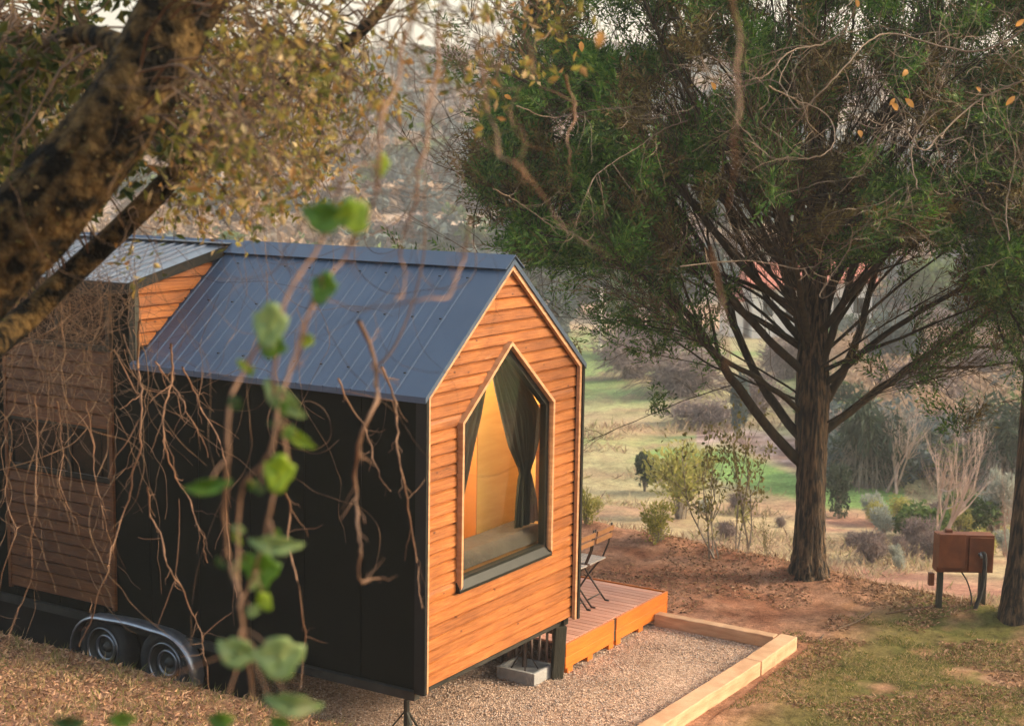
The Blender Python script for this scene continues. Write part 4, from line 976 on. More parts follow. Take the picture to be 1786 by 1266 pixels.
# fluted trunk
nseg = 40; a = np.arange(nseg)*TAU/nseg; Vt = []; z0 = P[0][2]
for k, (p, r) in enumerate(zip(P, rad)):
    fl = 1+.07*np.sin(a*5+p[2]*.5)+.05*np.sin(a*9-p[2]*.8+1)+(.16*np.sin(a*4+1.2)*max(0, 1-(p[2]-z0)/.9))+.03*RNG.normal(size=nseg)
    Vt.append(np.stack([p[0]+np.cos(a)*r*fl, p[1]+np.sin(a)*r*fl, np.full(nseg, p[2])], -1))
Vt = np.concatenate(Vt); i = np.arange(len(P)-1)[:, None]*nseg; j = np.arange(nseg)[None]; j2 = (j+1) % nseg
npobj('trunk', Vt, np.stack([i+j, i+j2, i+nseg+j2, i+nseg+j], -1).reshape(-1, 4), M['cbark'], cyp, True)
LIMBS = [
 ([(1400,812,17.95),(1340,745,17.8),(1262,640,17.4),(1190,540,17.0),(1110,470,16.7),(1000,410,16.4),(880,340,16.2)], .088),
 ([(1402,770,17.95),(1340,690,18.2),(1275,560,18.5),(1230,440,18.8),(1150,330,19),(1040,240,19.2)], .082),
 ([(1400,720,17.95),(1330,665,17.4),(1250,615,16.9),(1180,540,16.4),(1080,440,15.9),(930,400,15.6)], .05),
 ([(1402,650,17.95),(1310,560,17.6),(1250,485,17.3),(1160,380,17.),(1040,270,16.6),(900,210,16.3)], .07),
 ([(1405,600,17.95),(1340,520,18.3),(1285,400,18.6),(1230,260,18.9),(1160,90,19.2)], .062),
 ([(1404,560,17.95),(1300,470,17.2),(1190,330,16.4),(1060,200,15.8),(880,120,15.2)], .06),
 ([(1406,530,17.95),(1350,370,18.3),(1330,200,18.6),(1290,-20,18.8)], .055),
 ([(1408,470,17.95),(1380,300,17.5),(1376,120,17.2),(1370,-80,17)], .05),
 ([(1408,520,17.95),(1340,420,16.8),(1250,250,15.9),(1150,60,15.2),(1100,-80,15)], .05),
 ([(1426,660,17.95),(1466,540,17.7),(1510,410,17.4),(1560,260,17.1),(1610,50,16.8)], .066),
 ([(1428,720,17.95),(1488,610,18.3),(1530,460,18.7),(1585,300,19.1),(1640,120,19.3)], .072),
 ([(1428,680,17.95),(1560,572,17.5),(1690,492,17.2),(1790,410,16.9),(1900,330,16.6)], .055),
 ([(1425,762,17.95),(1560,660,18.1),(1680,578,18.3),(1786,505,18.5),(1920,420,18.7)], .072),
 ([(1424,560,17.95),(1500,420,18.6),(1600,320,19.2),(1720,200,19.8),(1820,90,20)], .055),
 ([(1424,500,17.95),(1480,330,16.9),(1560,180,16.2),(1640,20,15.8)], .05),
 ([(1424,590,17.95),(1530,460,16.8),(1640,360,16.0),(1760,270,15.4)], .055),
 ([(1420,430,17.95),(1450,250,18.4),(1480,100,18.8),(1500,-80,19)], .045),
 ([(1428,745,17.95),(1520,690,17.6),(1600,650,17.2),(1660,700,17)], .018),
 ([(1410,640,18.0),(1380,520,19.4),(1330,350,20.6),(1280,180,21.2)], .06),
 ([(1418,620,18.0),(1460,480,19.6),(1500,330,20.8),(1560,150,21.4)], .06),
 ([(1412,600,17.9),(1390,480,16.4),(1350,330,15.0),(1300,170,14.2)], .055),
 ([(1402,700,17.95),(1250,640,18.8),(1130,560,19.4),(1070,560,19.6)], .022),
]
allp = []; lp = []
for pts, r in LIMBS:
    r *= .80; P, R = limb(pts, r, r*.22, .012); mb = npobj('limb', *tubes_np([(P, R)], 8), M['limb'], cyp, True); lp.append((P, R))
    allp.append(P)
fine = []
for q in range(64):
    py0 = RNG.uniform(300, 720); st = at(1412+RNG.uniform(-8, 12), py0, D0); th_ = RNG.uniform(-1.15, 1.15); dp = RNG.normal()*.45
    d = nrm(Rv*math.sin(th_)+np.array([0, 0, 1.])*math.cos(th_)+Fv*dp); L_ = RNG.uniform(2.2, 4.8); n = 16; Q = [st]
    for _ in range(n): d = nrm(d+RNG.normal(size=3)*.035+np.array([0, 0, -.012])); Q.append(Q[-1]+d*L_/n)
    Q = np.array(Q); r0 = RNG.uniform(.014, .032); fine.append((Q, np.linspace(r0, .004, n+1)))
for P, R in lp[:]:
    for _ in range(5):
        i = RNG.integers(len(P)//4, len(P)-3); d = nrm(nrm(P[i+1]-P[i])+RNG.normal(size=3)*.28); L_ = RNG.uniform(.9, 2.2); Q = [P[i]]
        for _ in range(10): d = nrm(d+RNG.normal(size=3)*.05); Q.append(Q[-1]+d*L_/10)
        fine.append((np.array(Q), np.linspace(R[i]*.5, .0035, 11)))
npobj('small_limbs', *tubes_np(fine, 6), M['limb'], cyp, True); lp += fine; allp += [f[0] for f in fine]
AL = np.concatenate([p[len(p)//5:] for p in allp]); AR = np.concatenate([r[len(r)//5:] for _, r in lp])
# crown outline in the picture plane gives where sprays grow, at their real depths
CR = np.array([(770,60),(800,200),(840,330),(900,420),(960,480),(1040,480),(1090,440),(1150,420),(1210,350),(1300,330),(1400,440),(1480,480),(1560,420),(1640,470),(1700,540),(1800,560),(2050,560),(2100,-250),(1300,-420),(900,-150)], float)
def inside(x, y, poly):
    c_ = np.zeros(len(x), bool); k = len(poly)
    for i in range(k):
        x1, y1 = poly[i]; x2, y2 = poly[(i+1) % k]
        q = ((y1 > y) != (y2 > y)) & (x < (x2-x1)*(y-y1)/((y2-y1)+1e-9)+x1); c_ ^= q
    return c_
N = 16000; sx = RNG.uniform(770, 2080, N); sy = RNG.uniform(-330, 560, N); sdp = 17.8+RNG.normal(size=N)*1.7
ok = inside(sx, sy, CR) & (sdp > 13.9) & (sdp < 22)
nn1 = fbm(sx/75, sy/75, 3, 17)
dist_edge = np.minimum(1, np.maximum(0, (sy-430)/80.))
keep = nn1 > (.43+.10*sstep(330, 500, sy))
keep &= ~((sx > 1180) & (sx < 1700) & (sy > 410+60*nn1) & (RNG.random(N) < .70))
keep &= RNG.random(N) < np.where(sy < 110, .62, 1)*np.where((sy < 110) | (sx < 1180), .60, np.where(sx > 1560, .50, .50))
S = np.array([at(x, y, d) for x, y, d in zip(sx[ok & keep], sy[ok & keep], sdp[ok & keep])])
S = S[:4300]
tw = []; LC = []; LD = []; LK = []
ext = [(1100, 566, 17.), (1075, 560, 17.1), (1135, 575, 16.9), (850, 365, 16.), (885, 440, 16.), (905, 385, 16.1), (1730, 570, 18.3), (1786, 560, 18.2), (1765, 590, 18.3), (1520, 640, 17.3), (1500, 625, 17.3), (1690, 590, 18.2)]
lo_x, lo_y, _ = topx(AL); cand = np.where(((lo_x < 1230) & (lo_y > 380)) | ((lo_x > 1590) & (lo_y > 360)))[0]; pick = cand[RNG.integers(0, len(cand), 170)]
S = np.vstack([S, [at(*e) for e in ext], AL[pick]+RNG.normal(size=(170, 3))*.16+np.array([0, 0, .05])])
tc_ = at(1415, 750, D0)
for s_ in S:
    dd = np.linalg.norm(AL-s_, axis=1)+np.maximum(0, AL[:, 2]-s_[2]+.15)*2.0
    k = int(np.argmin(dd)); q = AL[k]; L_ = np.linalg.norm(s_-q)
    if L_ > 1.9: 
        if RNG.random() < .5: continue
    t = np.linspace(0, 1, 7)[:, None]; dirt = nrm(s_-tc_); c1 = q+dirt*L_*.45
    P = (1-t)**2*q+2*t*(1-t)*c1+t*t*s_; P[1:-1] += RNG.normal(size=(5, 3))*.010
    tw.append((P, np.linspace(min(.016, AR[k]*.6), .004, 7)))
    d0 = nrm(nrm(P[-1]-P[-3])*.7+dirt*.5)
    nf = RNG.integers(7, 13)
    qx, qy, _q = topx(s_); cn_ = float(fbm(np.array(qx/55.), np.array(qy/55.), 2, 123))+RNG.normal()*.08; inner = (1190 < qx < 1680) and qy > 150
    spk = 1 if cn_ > .54 else 2 if cn_ < (.42 if inner else .33) else 0
    for _ in range(nf):       # flat frond: side shoots
        st = P[-1]-d0*RNG.uniform(-.16, .30)+RNG.normal(size=3)*.03; fd = nrm(d0+RNG.normal(size=3)*.55+np.array([0, 0, .12])); fl = RNG.uniform(.16, .34)
        kk = 15; tt = np.linspace(.05, 1, kk)[:, None]
        sd_ = nrm(np.cross(fd, RNG.normal(size=3))); sgn = np.where(np.arange(kk) % 2, 1, -1)[:, None]
        LK.append(np.full(kk, spk)); LC.append(st+fd*fl*tt+sd_*sgn*.006); LD.append(nrm(fd[None]*.75+sd_[None]*sgn*.75+RNG.normal(size=(kk, 3))*.2))
LC = np.concatenate(LC); LD = np.concatenate(LD); print('cypress leaves', len(LC), 'sprays', len(S))
npobj('branchlets', *tubes_np(tw, 3), M['limb'], cyp)
LK = np.concatenate(LK); npobj('foliage', *leaves_np(LC, LD, RNG.uniform(.050, .095, len(LC)), RNG.uniform(.013, .024, len(LC)), .1), [M['cyp'], M['cyp2'], M['cyp3']], cyp, mi=LK)
# dead brown branchlets inside the crown
tw = []
for _ in range(2000):
    k = RNG.integers(len(AL)); q = AL[k]; dirt = nrm(q-tc_); d = nrm(dirt+RNG.normal(size=3)*.34+np.array([0, 0, .1])); L_ = RNG.uniform(.3, 1.1)
    P = q+d*np.linspace(0, L_, 6)[:, None]; P[1:] += np.cumsum(RNG.normal(size=(5, 3))*.018, 0); tw.append((P, np.linspace(.005, .002, 6)))
    for _ in range(3):
        m_ = RNG.integers(1, 5); d2 = nrm(d+RNG.normal(size=3)*.5); P2 = P[m_]+d2*np.linspace(0, L_*.5, 4)[:, None]+RNG.normal(size=(4, 3))*.012*np.arange(4)[:, None]; tw.append((P2, np.linspace(.004, .002, 4)))
npobj('dead_branchlets', *tubes_np(tw, 3), M['dtwig'], cyp)

# right-hand trunk at the frame edge
rb = at(1771, 1096, 16.3); rt = empty('cypress_tree', tuple(rb), 'dark leaning trunk cut by the right edge of the photo beside the rusty cabinet', 'tree')
P = smooth_path([at(x, y, 16.3) for x, y in ((1770, 1115), (1771, 1085), (1778, 1020), (1786, 940), (1796, 800), (1806, 640), (1812, 450), (1816, 250), (1818, 0), (1820, -250))], 6, .004)
rad = np.interp(np.linspace(0, 1, len(P)), [0, .11, .25, .6, 1], [.27, .20, .165, .12, .05])
npobj('trunk', *tubes_np([(P, rad)], 16), M['cbark'], rt, True)
tw = []; LC = []; LD = []
for _ in range(70):
    k = RNG.integers(len(P)//2, len(P)); a = RNG.uniform(0, TAU); d = nrm(np.array([math.cos(a), math.sin(a), .8])); L_ = RNG.uniform(.6, 1.7)
    if (d@Rv) < -.25: L_ *= .6
    Q = P[k]+d*np.linspace(0, L_, 7)[:, None]; Q[1:] += np.cumsum(RNG.normal(size=(6, 3))*.03, 0); tw.append((Q, np.linspace(.03, .006, 7)))
    for _ in range(26):
        st = Q[RNG.integers(3, 7)]+RNG.normal(size=3)*.10; fd = nrm(d+RNG.normal(size=3)*.6); kk = 15; tt = np.linspace(.05, 1, kk)[:, None]; sd_ = nrm(np.cross(fd, RNG.normal(size=3))); sgn = np.where(np.arange(kk) % 2, 1, -1)[:, None]
        LC.append(st+fd*.26*tt); LD.append(nrm(fd[None]*.75+sd_[None]*sgn*.75))
LC = np.concatenate(LC); LD = np.concatenate(LD)
npobj('branches', *tubes_np(tw, 5), M['limb'], rt); npobj('foliage', *leaves_np(LC, LD, .06, .016, .1), M['cyp'], rt)

# ------------------------------------------------------------------ near oak: leaning trunk, branches, twigs, leaves
ob = at(-520, 1010, 5.2); ob[2] = ground_z(ob[0], ob[1], False)
oak = empty('oak_tree', tuple(ob), 'old oak leaning in from the left with a massive rough trunk', 'tree')
def rough_tube(name, pts, rads, seg=44, n=10, amp=.10, m='bark', parent=oak, up=1):
    P = smooth_path(pts, n); R = np.interp(np.linspace(0, 1, len(P)), np.linspace(0, 1, len(rads)), rads)
    V, Fq = tubes_np([(P, R)], seg); k = np.repeat(np.arange(len(P)), seg); a = np.tile(np.arange(seg), len(P))
    cen = P[k]; s = np.cumsum(np.r_[0, np.linalg.norm(np.diff(P, axis=0), axis=1)])[k]
    ang = a/seg*TAU; nn_ = fbm(np.cos(ang)*4+50+s*1.1, np.sin(ang)*4+50+s*2.3, 4, 15)+.6*fbm(np.cos(ang)*11+90+s*4, np.sin(ang)*11+70-s*3, 3, 19)
    V = cen+(V-cen)*(1+amp*(nn_-.8)*2)[:, None]; return npobj(name, V, Fq, M[m], parent, True), P, R
tr_pts = [ob-np.array([0, 0, .2]), at(-330, 790, 5.1), at(-150, 595, 5.0), at(0, 440, 4.95), at(105, 330, 4.9), at(215, 195, 4.9), at(290, 60, 4.95), at(345, -70, 5.0), at(400, -260, 5.1)]
_, TP, TR = rough_tube('trunk', tr_pts, [.25, .18, .160, .146, .132, .124, .124, .128, .11], amp=.15)
b2 = [at(-190, 640, 5.1), at(-60, 625, 5.6), at(30, 566, 6.0), at(130, 474, 6.1), at(248, 362, 6.1), at(368, 240, 6.2), at(430, 180, 6.3), at(560, 110, 6.5), at(645, 40, 6.6), at(720, -60, 6.7)]
_, BP, BR = rough_tube('limb', b2, [.08, .066, .056, .050, .046, .040, .030, .026, .024, .018], 20, 8, .10)
b3 = [at(340, -70, 5.0), at(450, -110, 5.6), at(560, -90, 6.2), at(660, -110, 6.8), at(780, -90, 7.2), at(900, -60, 7.6), at(1040, -20, 7.8)]
_, CP, CRr = rough_tube('limb', b3, [.05, .04, .034, .028, .022, .016, .010], 12, 8, .08)
b4 = [at(250, 100, 5.0), at(150, 60, 5.4), at(60, 80, 5.9), at(-40, 40, 6.2)]
_, EP, ER = rough_tube('limb', b4, [.05, .035, .025, .015], 12, 8, .08)

# leafy twig mass in the upper left
paths = []; LC = []; LD = []; LCd = []; LDd = []
src = np.concatenate([TP[len(TP)//2:], BP[len(BP)//4:], BP[len(BP)//2:], CP, EP])
def region_ok(px, py):
    if px < -60 or px > 960 or py < -120: return False
    lim = np.interp(px, [-60, 150, 300, 480, 620, 720, 830, 960], [400, 385, 385, 375, 280, 140, 160, 130]); return py < lim
cnt = 0; tries = 0
while cnt < 340 and tries < 8000:
    tries += 1
    px = RNG.uniform(-60, 950); py = RNG.uniform(-80, 400)
    if not region_ok(px, py): continue
    if fbm(np.array(px/70.), np.array(py/70.), 3, 91) < .44: continue
    if 700 < px and RNG.random() < .45: continue
    if 690 < px < 800 and py > 60: continue
    if 400 < px < 880 and py < 66 and RNG.random() < .93: continue
    if abs((py-325)+(px-225)*.98) < 42 and 120 < px < 330: continue
    if px < 200 and py < 50 and RNG.random() < .6: continue
    if 640 < px < 860 and py > 150: continue
    d = RNG.uniform(5.3, 8.2) if px < 420 else RNG.uniform(4.0, 8.2); tgt = at(px, py, d); dist = np.linalg.norm(src-tgt, axis=1); k = int(np.argmin(dist+RNG.random(len(src))*.4)); q = src[k]; L_ = np.linalg.norm(tgt-q)
    n = 9; t = np.linspace(0, 1, n)[:, None]; P = q+(tgt-q)*t; P[:, 2] += np.sin(t[:, 0]*math.pi)*.15*L_; P[1:] += np.cumsum(RNG.normal(size=(n-1, 3))*.020, 0)
    paths.append((P, np.linspace(.0055, .002, n)*RNG.uniform(.7, 1.3)))
    tw2 = [P[-1]]
    for _ in range(5):
        d2 = nrm(nrm(P[-1]-P[-2])+RNG.normal(size=3)*.7+np.array([0, 0, -.25])); st = P[RNG.integers(5, n)]; ll = RNG.uniform(.10, .26); Q = st+d2*np.linspace(0, ll, 5)[:, None]; Q[1:] += np.cumsum(RNG.normal(size=(4, 3))*.012, 0); paths.append((Q, np.linspace(.003, .0015, 5))); tw2 += [Q[2], Q[3], Q[4]]
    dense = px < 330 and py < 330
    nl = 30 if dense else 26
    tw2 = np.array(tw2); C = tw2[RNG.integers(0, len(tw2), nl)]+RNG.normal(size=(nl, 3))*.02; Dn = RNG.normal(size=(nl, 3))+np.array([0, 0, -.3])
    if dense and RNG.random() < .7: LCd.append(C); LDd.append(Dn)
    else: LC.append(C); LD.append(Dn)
    cnt += 1
npobj('twigs', *tubes_np(paths, 3), M['twig'], oak)
LC = np.concatenate(LC); LD = np.concatenate(LD); npobj('leaves', *leaves_np(LC, LD, RNG.uniform(.030, .055, len(LC)), RNG.uniform(.014, .026, len(LC)), .3), M['oakleaf'], oak)
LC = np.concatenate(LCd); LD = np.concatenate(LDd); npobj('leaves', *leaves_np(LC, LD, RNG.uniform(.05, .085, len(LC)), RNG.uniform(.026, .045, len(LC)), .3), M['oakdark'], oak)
# bark growth: small ivy leaves clinging to the trunk
M['moss'] = leafmat('bark_moss', [(.03, .035, .008), (.09, .085, .02), (.20, .13, .055)], .1, .95)
k = RNG.integers(len(TP)//4, len(TP), 7000); dd = nrm(RNG.normal(size=(7000, 3))); dd = nrm(dd-np.gradient(TP, axis=0)[k]*0); C = TP[k]+dd*TR[k][:, None]*RNG.uniform(.93, 1.08, (7000, 1)); on = fbm(C[:, 0]*14+C[:, 2]*9, C[:, 1]*14-C[:, 2]*11, 3, 44) > .47; C = C[on]; dd = dd[on]; n = len(C)
npobj('bark_growth', *leaves_np(C, dd*.3+RNG.normal(size=(n, 3))*.8, RNG.uniform(.008, .024, n), RNG.uniform(.006, .014, n), .2), M['moss'], oak)

# ------------------------------------------------------------------ tangle of dry climbing stems in front of the dormer
def wander(px, py, d, n, step, ang, turn, drift=0.):
    """curly path through the air: start pixel, depth, steps in metres"""
    P = [at(px, py, d)]; a = ang; c_ = 0.
    for _ in range(n):
        c_ = c_*.8+RNG.normal()*turn; a += c_
        a += drift*math.sin(a-math.radians(-90))*-.15
        P.append(P[-1]+(Rv*math.cos(a)+Uv*math.sin(a))*step+Fv*RNG.normal()*step*.5)
    return np.array(P)
paths = []
for _ in range(430):
    px = RNG.normal()*85+105; py = 480+abs(RNG.normal())*95
    if px > 250 or px < -40: continue
    d = RNG.uniform(6.4, 9.0); n = RNG.integers(6, 13); P = smooth_path(wander(px, py, d, n, RNG.uniform(.03, .06), RNG.uniform(-3.1, 3.1), .36), 2)
    r = RNG.uniform(.0007, .0016); paths.append((P, np.linspace(r, r*.45, len(P))))
for _ in range(45):      # strands reaching up to the limb and down the wall
    px = RNG.uniform(0, 240); d = RNG.uniform(6.3, 8.6); P = smooth_path(wander(px, RNG.uniform(420, 760), d, RNG.integers(12, 24), .06, -1.57+RNG.normal()*.3, .14, 1), 3)
    r = RNG.uniform(.0014, .0030); paths.append((P, np.linspace(r, r*.5, len(P))))
tg = npobj('vine_tangle', *tubes_np(paths, 4), M['twig'], None); tag(tg, 'tangle of dry brown climbing stems hanging in front of the dormer', 'vines', kind='stuff')
paths = []
for _ in range(30):
    px = RNG.uniform(240, 740); py = RNG.uniform(300, 620); d = RNG.uniform(4.5, 8.5); P = smooth_path(wander(px, py, d, RNG.integers(10, 26), .06, -1.57+RNG.normal()*.4, .16, 1), 3); r = RNG.uniform(.0008, .0020); paths.append((P, np.linspace(r, r*.5, len(P))))
for _ in range(90):
    px = RNG.uniform(180, 860); py = RNG.uniform(60, 420); d = RNG.uniform(4., 8.5); P = smooth_path(wander(px, py, d, RNG.integers(8, 20), .05, RNG.uniform(-3.1, 3.1), .22), 3); r = RNG.uniform(.0008, .002); paths.append((P, np.linspace(r, r*.5, len(P))))
for _ in range(110):
    px = RNG.uniform(330, 930); py = RNG.uniform(-40, 260)*(1 if px < 760 else .6); d = RNG.uniform(3.2, 5.6); P = smooth_path(wander(px, py, d, RNG.integers(6, 15), .035, -1.57+RNG.normal()*.7, .26, 1), 3); r = RNG.uniform(.0011, .0026); paths.append((P, np.linspace(r, r*.4, len(P))))
tg = npobj('fine_creepers', *tubes_np(paths, 3), M['twig'], None); tag(tg, 'fine thread-like creepers hanging over the blue roof and under the oak', 'vines', kind='stuff')

# single vines one can point to: (depth, radius, pixel path, branches)
VINES = [
 (7.2, .013, [(243,560),(240,640),(246,700),(243,790),(228,860),(205,940),(190,1000),(165,1080),(140,1130)], [[(243,730),(222,770),(200,800),(188,835)], [(240,690),(215,640),(200,610)]], 'thick tan vine running down just left of the black wall corner to the bank'),
 (6.8, .010, [(298,600),(300,660),(285,720),(288,780),(305,830),(330,880),(350,930),(360,975)], [], 'crooked vine ending in mid air above the mudguard'),
 (6.9, .008, [(270,630),(292,660),(320,700),(345,750),(366,800)], [[(310,690),(315,720),(322,735)]], 'short straight vine hanging from the eave of the black wall'),
 (7.4, .009, [(318,640),(345,700),(380,760),(400,830),(398,900),(402,980),(415,1050)], [[(345,700),(352,660),(349,640)]], 'long thin vine left of the leafy vine'),
 (7.0, .010, [(258,850),(262,900),(285,960),(305,1010),(330,1060),(352,1110),(360,1160),(372,1230)], [[(352,1110),(380,1085),(405,1068)], [(305,1010),(312,940),(313,870)], [(305,1010),(290,1050),(275,1090)]], 'forked vine crossing above the mudguard'),
 (3.6, .011, [(625,560),(655,640),(657,700),(625,770),(618,830),(622,900),(628,960),(630,1015),(672,1008)], [[(655,640),(690,600),(735,470),(740,300)]], 'blurred thick vine with a hooked end hanging before the black wall'),
 (5.6, .009, [(665,640),(690,700),(695,780),(708,850),(722,940),(728,1000),(738,1045)], [[(690,700),(640,690),(602,680)]], 'vine hanging just left of the timber gable corner'),
 (6.0, .007, [(590,660),(635,740),(655,800),(685,860)], [], 'thin straight vine slanting across the top of the black wall'),
 (5.4, .008, [(498,860),(506,900),(512,980),(528,1060),(534,1130),(528,1200)], [], 'vine hanging to the right of the big pale leaves'),
 (7.6, .007, [(20,790),(10,850),(30,920),(8,1000),(0,1060)], [[(30,920),(60,905)]], 'vine at the far left edge in front of the lower board panel'),
 (7.4, .007, [(150,700),(165,780),(172,860),(188,930),(195,980)], [[(165,780),(150,740),(115,700),(95,690)]], 'vine crossing the dark window of the dormer'),
 (7.5, .006, [(100,700),(108,770),(105,840),(125,890),(140,930)], [], 'thin vine left of the middle of the dark dormer window'),
 (6.5, .006, [(60,690),(65,760),(62,860),(58,930),(60,1000),(40,1060),(20,1130)], [[(60,880),(90,875)]], 'leafy thin vine in front of the lower board panel'),
 (2.9, .0085, [(790,-40),(765,120),(745,250),(728,350),(700,440),(705,520),(690,530)], [[(745,250),(700,330),(640,340),(560,420)]], 'dark blurred vine falling from the top centre onto the blue roof'),
 (2.6, .009, [(720,-30),(700,80),(665,200),(655,330),(610,420),(570,480),(520,560),(505,640)], [[(665,200),(600,260),(520,330)]], 'broad blurred pinkish vine crossing in front of the blue roof'),
 (2.8, .006, [(820,380),(810,450),(780,520),(700,530),(620,540),(560,520)], [], 'blurred vine curving like a hook over the blue roof'),
 (2.3, .0065, [(1272,-40),(1290,60),(1288,180),(1276,250),(1262,370)], [], 'straight blurred olive stem hanging at the top in front of the cypress'),
 (2.7, .0055, [(830,60),(850,190),(870,270),(905,290),(940,330),(980,390),(1060,440)], [[(870,270),(830,240),(800,230)], [(905,290),(915,240),(880,190)]], 'blurred forked orange-brown stem in front of the left side of the cypress'),
 (4.4, .008, [(985,130),(1002,180),(990,240),(992,280)], [[(1002,180),(975,165),(940,150)]], 'short forked pale twig in front of the cypress foliage'),
 (2.4, .007, [(1240,430),(1258,520),(1265,600),(1268,650)], [], 'reddish blurred stem in front of the left limbs of the cypress'),
]
for (d, r, pts, brs, lab) in VINES:
    k = len(pts); r *= .44 if d > 3.4 else .40; kp = []
    for i in range(k-1):
        (xa, ya), (xb, yb) = pts[i], pts[i+1]; kp.append((xa, ya)); L2 = math.hypot(xb-xa, yb-ya); o2 = RNG.normal()*.055*L2; kp.append(((xa+xb)/2-(yb-ya)/L2*o2, (ya+yb)/2+(xb-xa)/L2*o2))
    kp.append(pts[-1]); P = smooth_path([at(x, y, d+.10*math.sin(i*.9)) for i, (x, y) in enumerate(kp)], 3, .004*d/6); R = np.linspace(r*1.1, r*.38, len(P))*(1+.30*(np.arange(len(P)) % 6 == 0)+.10*RNG.normal(size=len(P)))
    pth = [(P, R)]
    for bq in brs:
        Q = smooth_path([at(x, y, d) for x, y in bq], 6, .0012); Q[0] = P[np.argmin(np.linalg.norm(P-Q[0], axis=1))]; pth.append((Q, np.linspace(r*.65, r*.3, len(Q))))
    for _ in range(k*2):
        i = RNG.integers(2, len(P)-1); dd = nrm(nrm(P[i]-P[i-1])+RNG.normal(size=3)*.55); ll = RNG.uniform(.03, .16)*d/6; Q = P[i]+dd*np.linspace(0, ll, 5)[:, None]; Q[1:] += np.cumsum(RNG.normal(size=(4, 3))*.006*d/6, 0); pth.append((Q, np.linspace(R[i]*.45, R[i]*.15, 5)))
    o = npobj('vine', *tubes_np(pth, 8), M['vine'] if d > 3 or r > .009 else M['vine'], None, True); tag(rebase(o, P[-1]), lab, 'vine', 'vines hanging in the foreground')

# leafy vine with large lobed leaves close to the camera
lv = empty('leafy_vine', tuple(at(430, 1290, 2.5)), 'leafy vine with large blurred green lobed leaves hanging close to the camera', 'vine')
stems = [[(470,560),(430,640),(402,700),(398,800),(392,900),(400,980),(418,1040),(425,1120),(438,1200),(440,1290)],
         [(600,300),(560,420),(500,520),(478,640),(480,720),(500,800),(478,850),(455,950),(430,1020),(412,1060)],
         [(560,480),(520,600),(488,700),(470,790),(420,850),(410,930),(412,1050)]]
STEMS = []
for s_ in stems:
    P = smooth_path([at(x, y, 2.5+.05*math.sin(i*1.7)) for i, (x, y) in enumerate(s_)], 7, .0012); STEMS.append(P); npobj('stem', *tubes_np([(P, np.linspace(.0034, .0022, len(P)))], 8), M['vine'], lv, True)
def veined(name, c0, c1, c2):
    m, t, b = mat(name); n = noise(t, 22, 4); c = ramp(t, n, [(.35, c0), (.55, c1), (.75, c2)])
    lk(t, c, b.inputs['Base Color']); b.inputs['Roughness'].default_value = .45
    tr = t.nodes.new('ShaderNodeBsdfTranslucent'); lk(t, c, tr.inputs[0]); mx = t.nodes.new('ShaderNodeMixShader'); mx.inputs[0].default_value = .35
    lk(t, b.outputs[0], mx.inputs[1]); lk(t, tr.outputs[0], mx.inputs[2]); lk(t, mx.outputs[0], t.nodes['Material Output'].inputs[0]); return m
LM = {'g': veined('vine_leaf_green', (.05, .14, .008), (.10, .22, .012), (.20, .32, .03)), 'y': veined('vine_leaf_yellow', (.22, .34, .012), (.34, .46, .02), (.45, .52, .06)),
      'p': veined('vine_leaf_pale', (.20, .30, .09), (.32, .42, .15), (.50, .50, .22)), 'd': veined('vine_leaf_dark', (.02, .06, .008), (.04, .10, .012), (.09, .16, .02))}
def vleaf(px, py, wpx, hpx, rot, kind, d=2.5, squash=.3):
    out = [(0, -.5), (.22, -.46), (.30, -.30), (.52, -.24), (.46, .02), (.30, .16), (.22, .36), (.06, .44), (0, .40), (-.06, .44), (-.24, .36), (-.34, .14), (-.47, .0), (-.50, -.26), (-.28, -.30), (-.2, -.46)]
    c_ = at(px, py, d); V = []; sc_ = d/FOC; N = 3
    rings = []
    for s in (0.02, .35, .7, 1.):
        for (x, y) in out:
            x2 = x*s*wpx; y2 = y*s*hpx; xr = x2*math.cos(rot)-y2*math.sin(rot); yr = x2*math.sin(rot)+y2*math.cos(rot)
            z_ = (abs(x)*s*.35-.15*s*s+.05*math.sin(7*x+5*y))*max(wpx, hpx)*squash*2
            V.append(c_+(Rv*xr-Uv*yr+Fv*z_)*sc_)
    n = len(out); V = np.array(V); i = np.arange(3)[:, None]*n; j = np.arange(n)[None]; j2 = (j+1) % n
    o = npobj('leaf', V, [np.stack([i+j, i+j2, i+n+j2, i+n+j], -1).reshape(-1, 4), np.arange(n)[None]], LM[kind], lv, True)
    PETI.append((c_, d, o)); so_ = o.modifiers.new('thick', 'SOLIDIFY'); so_.thickness = .0006; return o
PETI = []
for q in [(566,382,86,60,.2,'g',2.1),(618,380,62,70,-.5,'y',2.1),(563,505,46,66,.3,'g',2.5),(470,572,62,92,.1,'p',2.4),(474,605,50,50,.5,'g',2.42),(492,700,96,40,.75,'p',2.5),(520,765,66,24,.6,'y',2.5),
          (486,828,56,76,.1,'y',2.4),(362,850,84,30,-.15,'g',2.3),(480,952,98,36,.08,'p',2.4),(455,998,66,74,.1,'g',2.55),(462,1050,28,40,-.6,'y',2.5),(412,1140,78,58,.3,'p',2.4),(487,1150,92,84,-.1,'p',2.35),
          (510,1230,104,44,.15,'p',2.3),(385,1258,48,34,0,'g',2.4),(212,1256,50,30,0,'g',2.5),(120,1262,60,26,0,'d',2.4),(486,1262,40,30,.3,'g',2.3),(665,290,28,46,.1,'y',2.6)]: vleaf(*q)
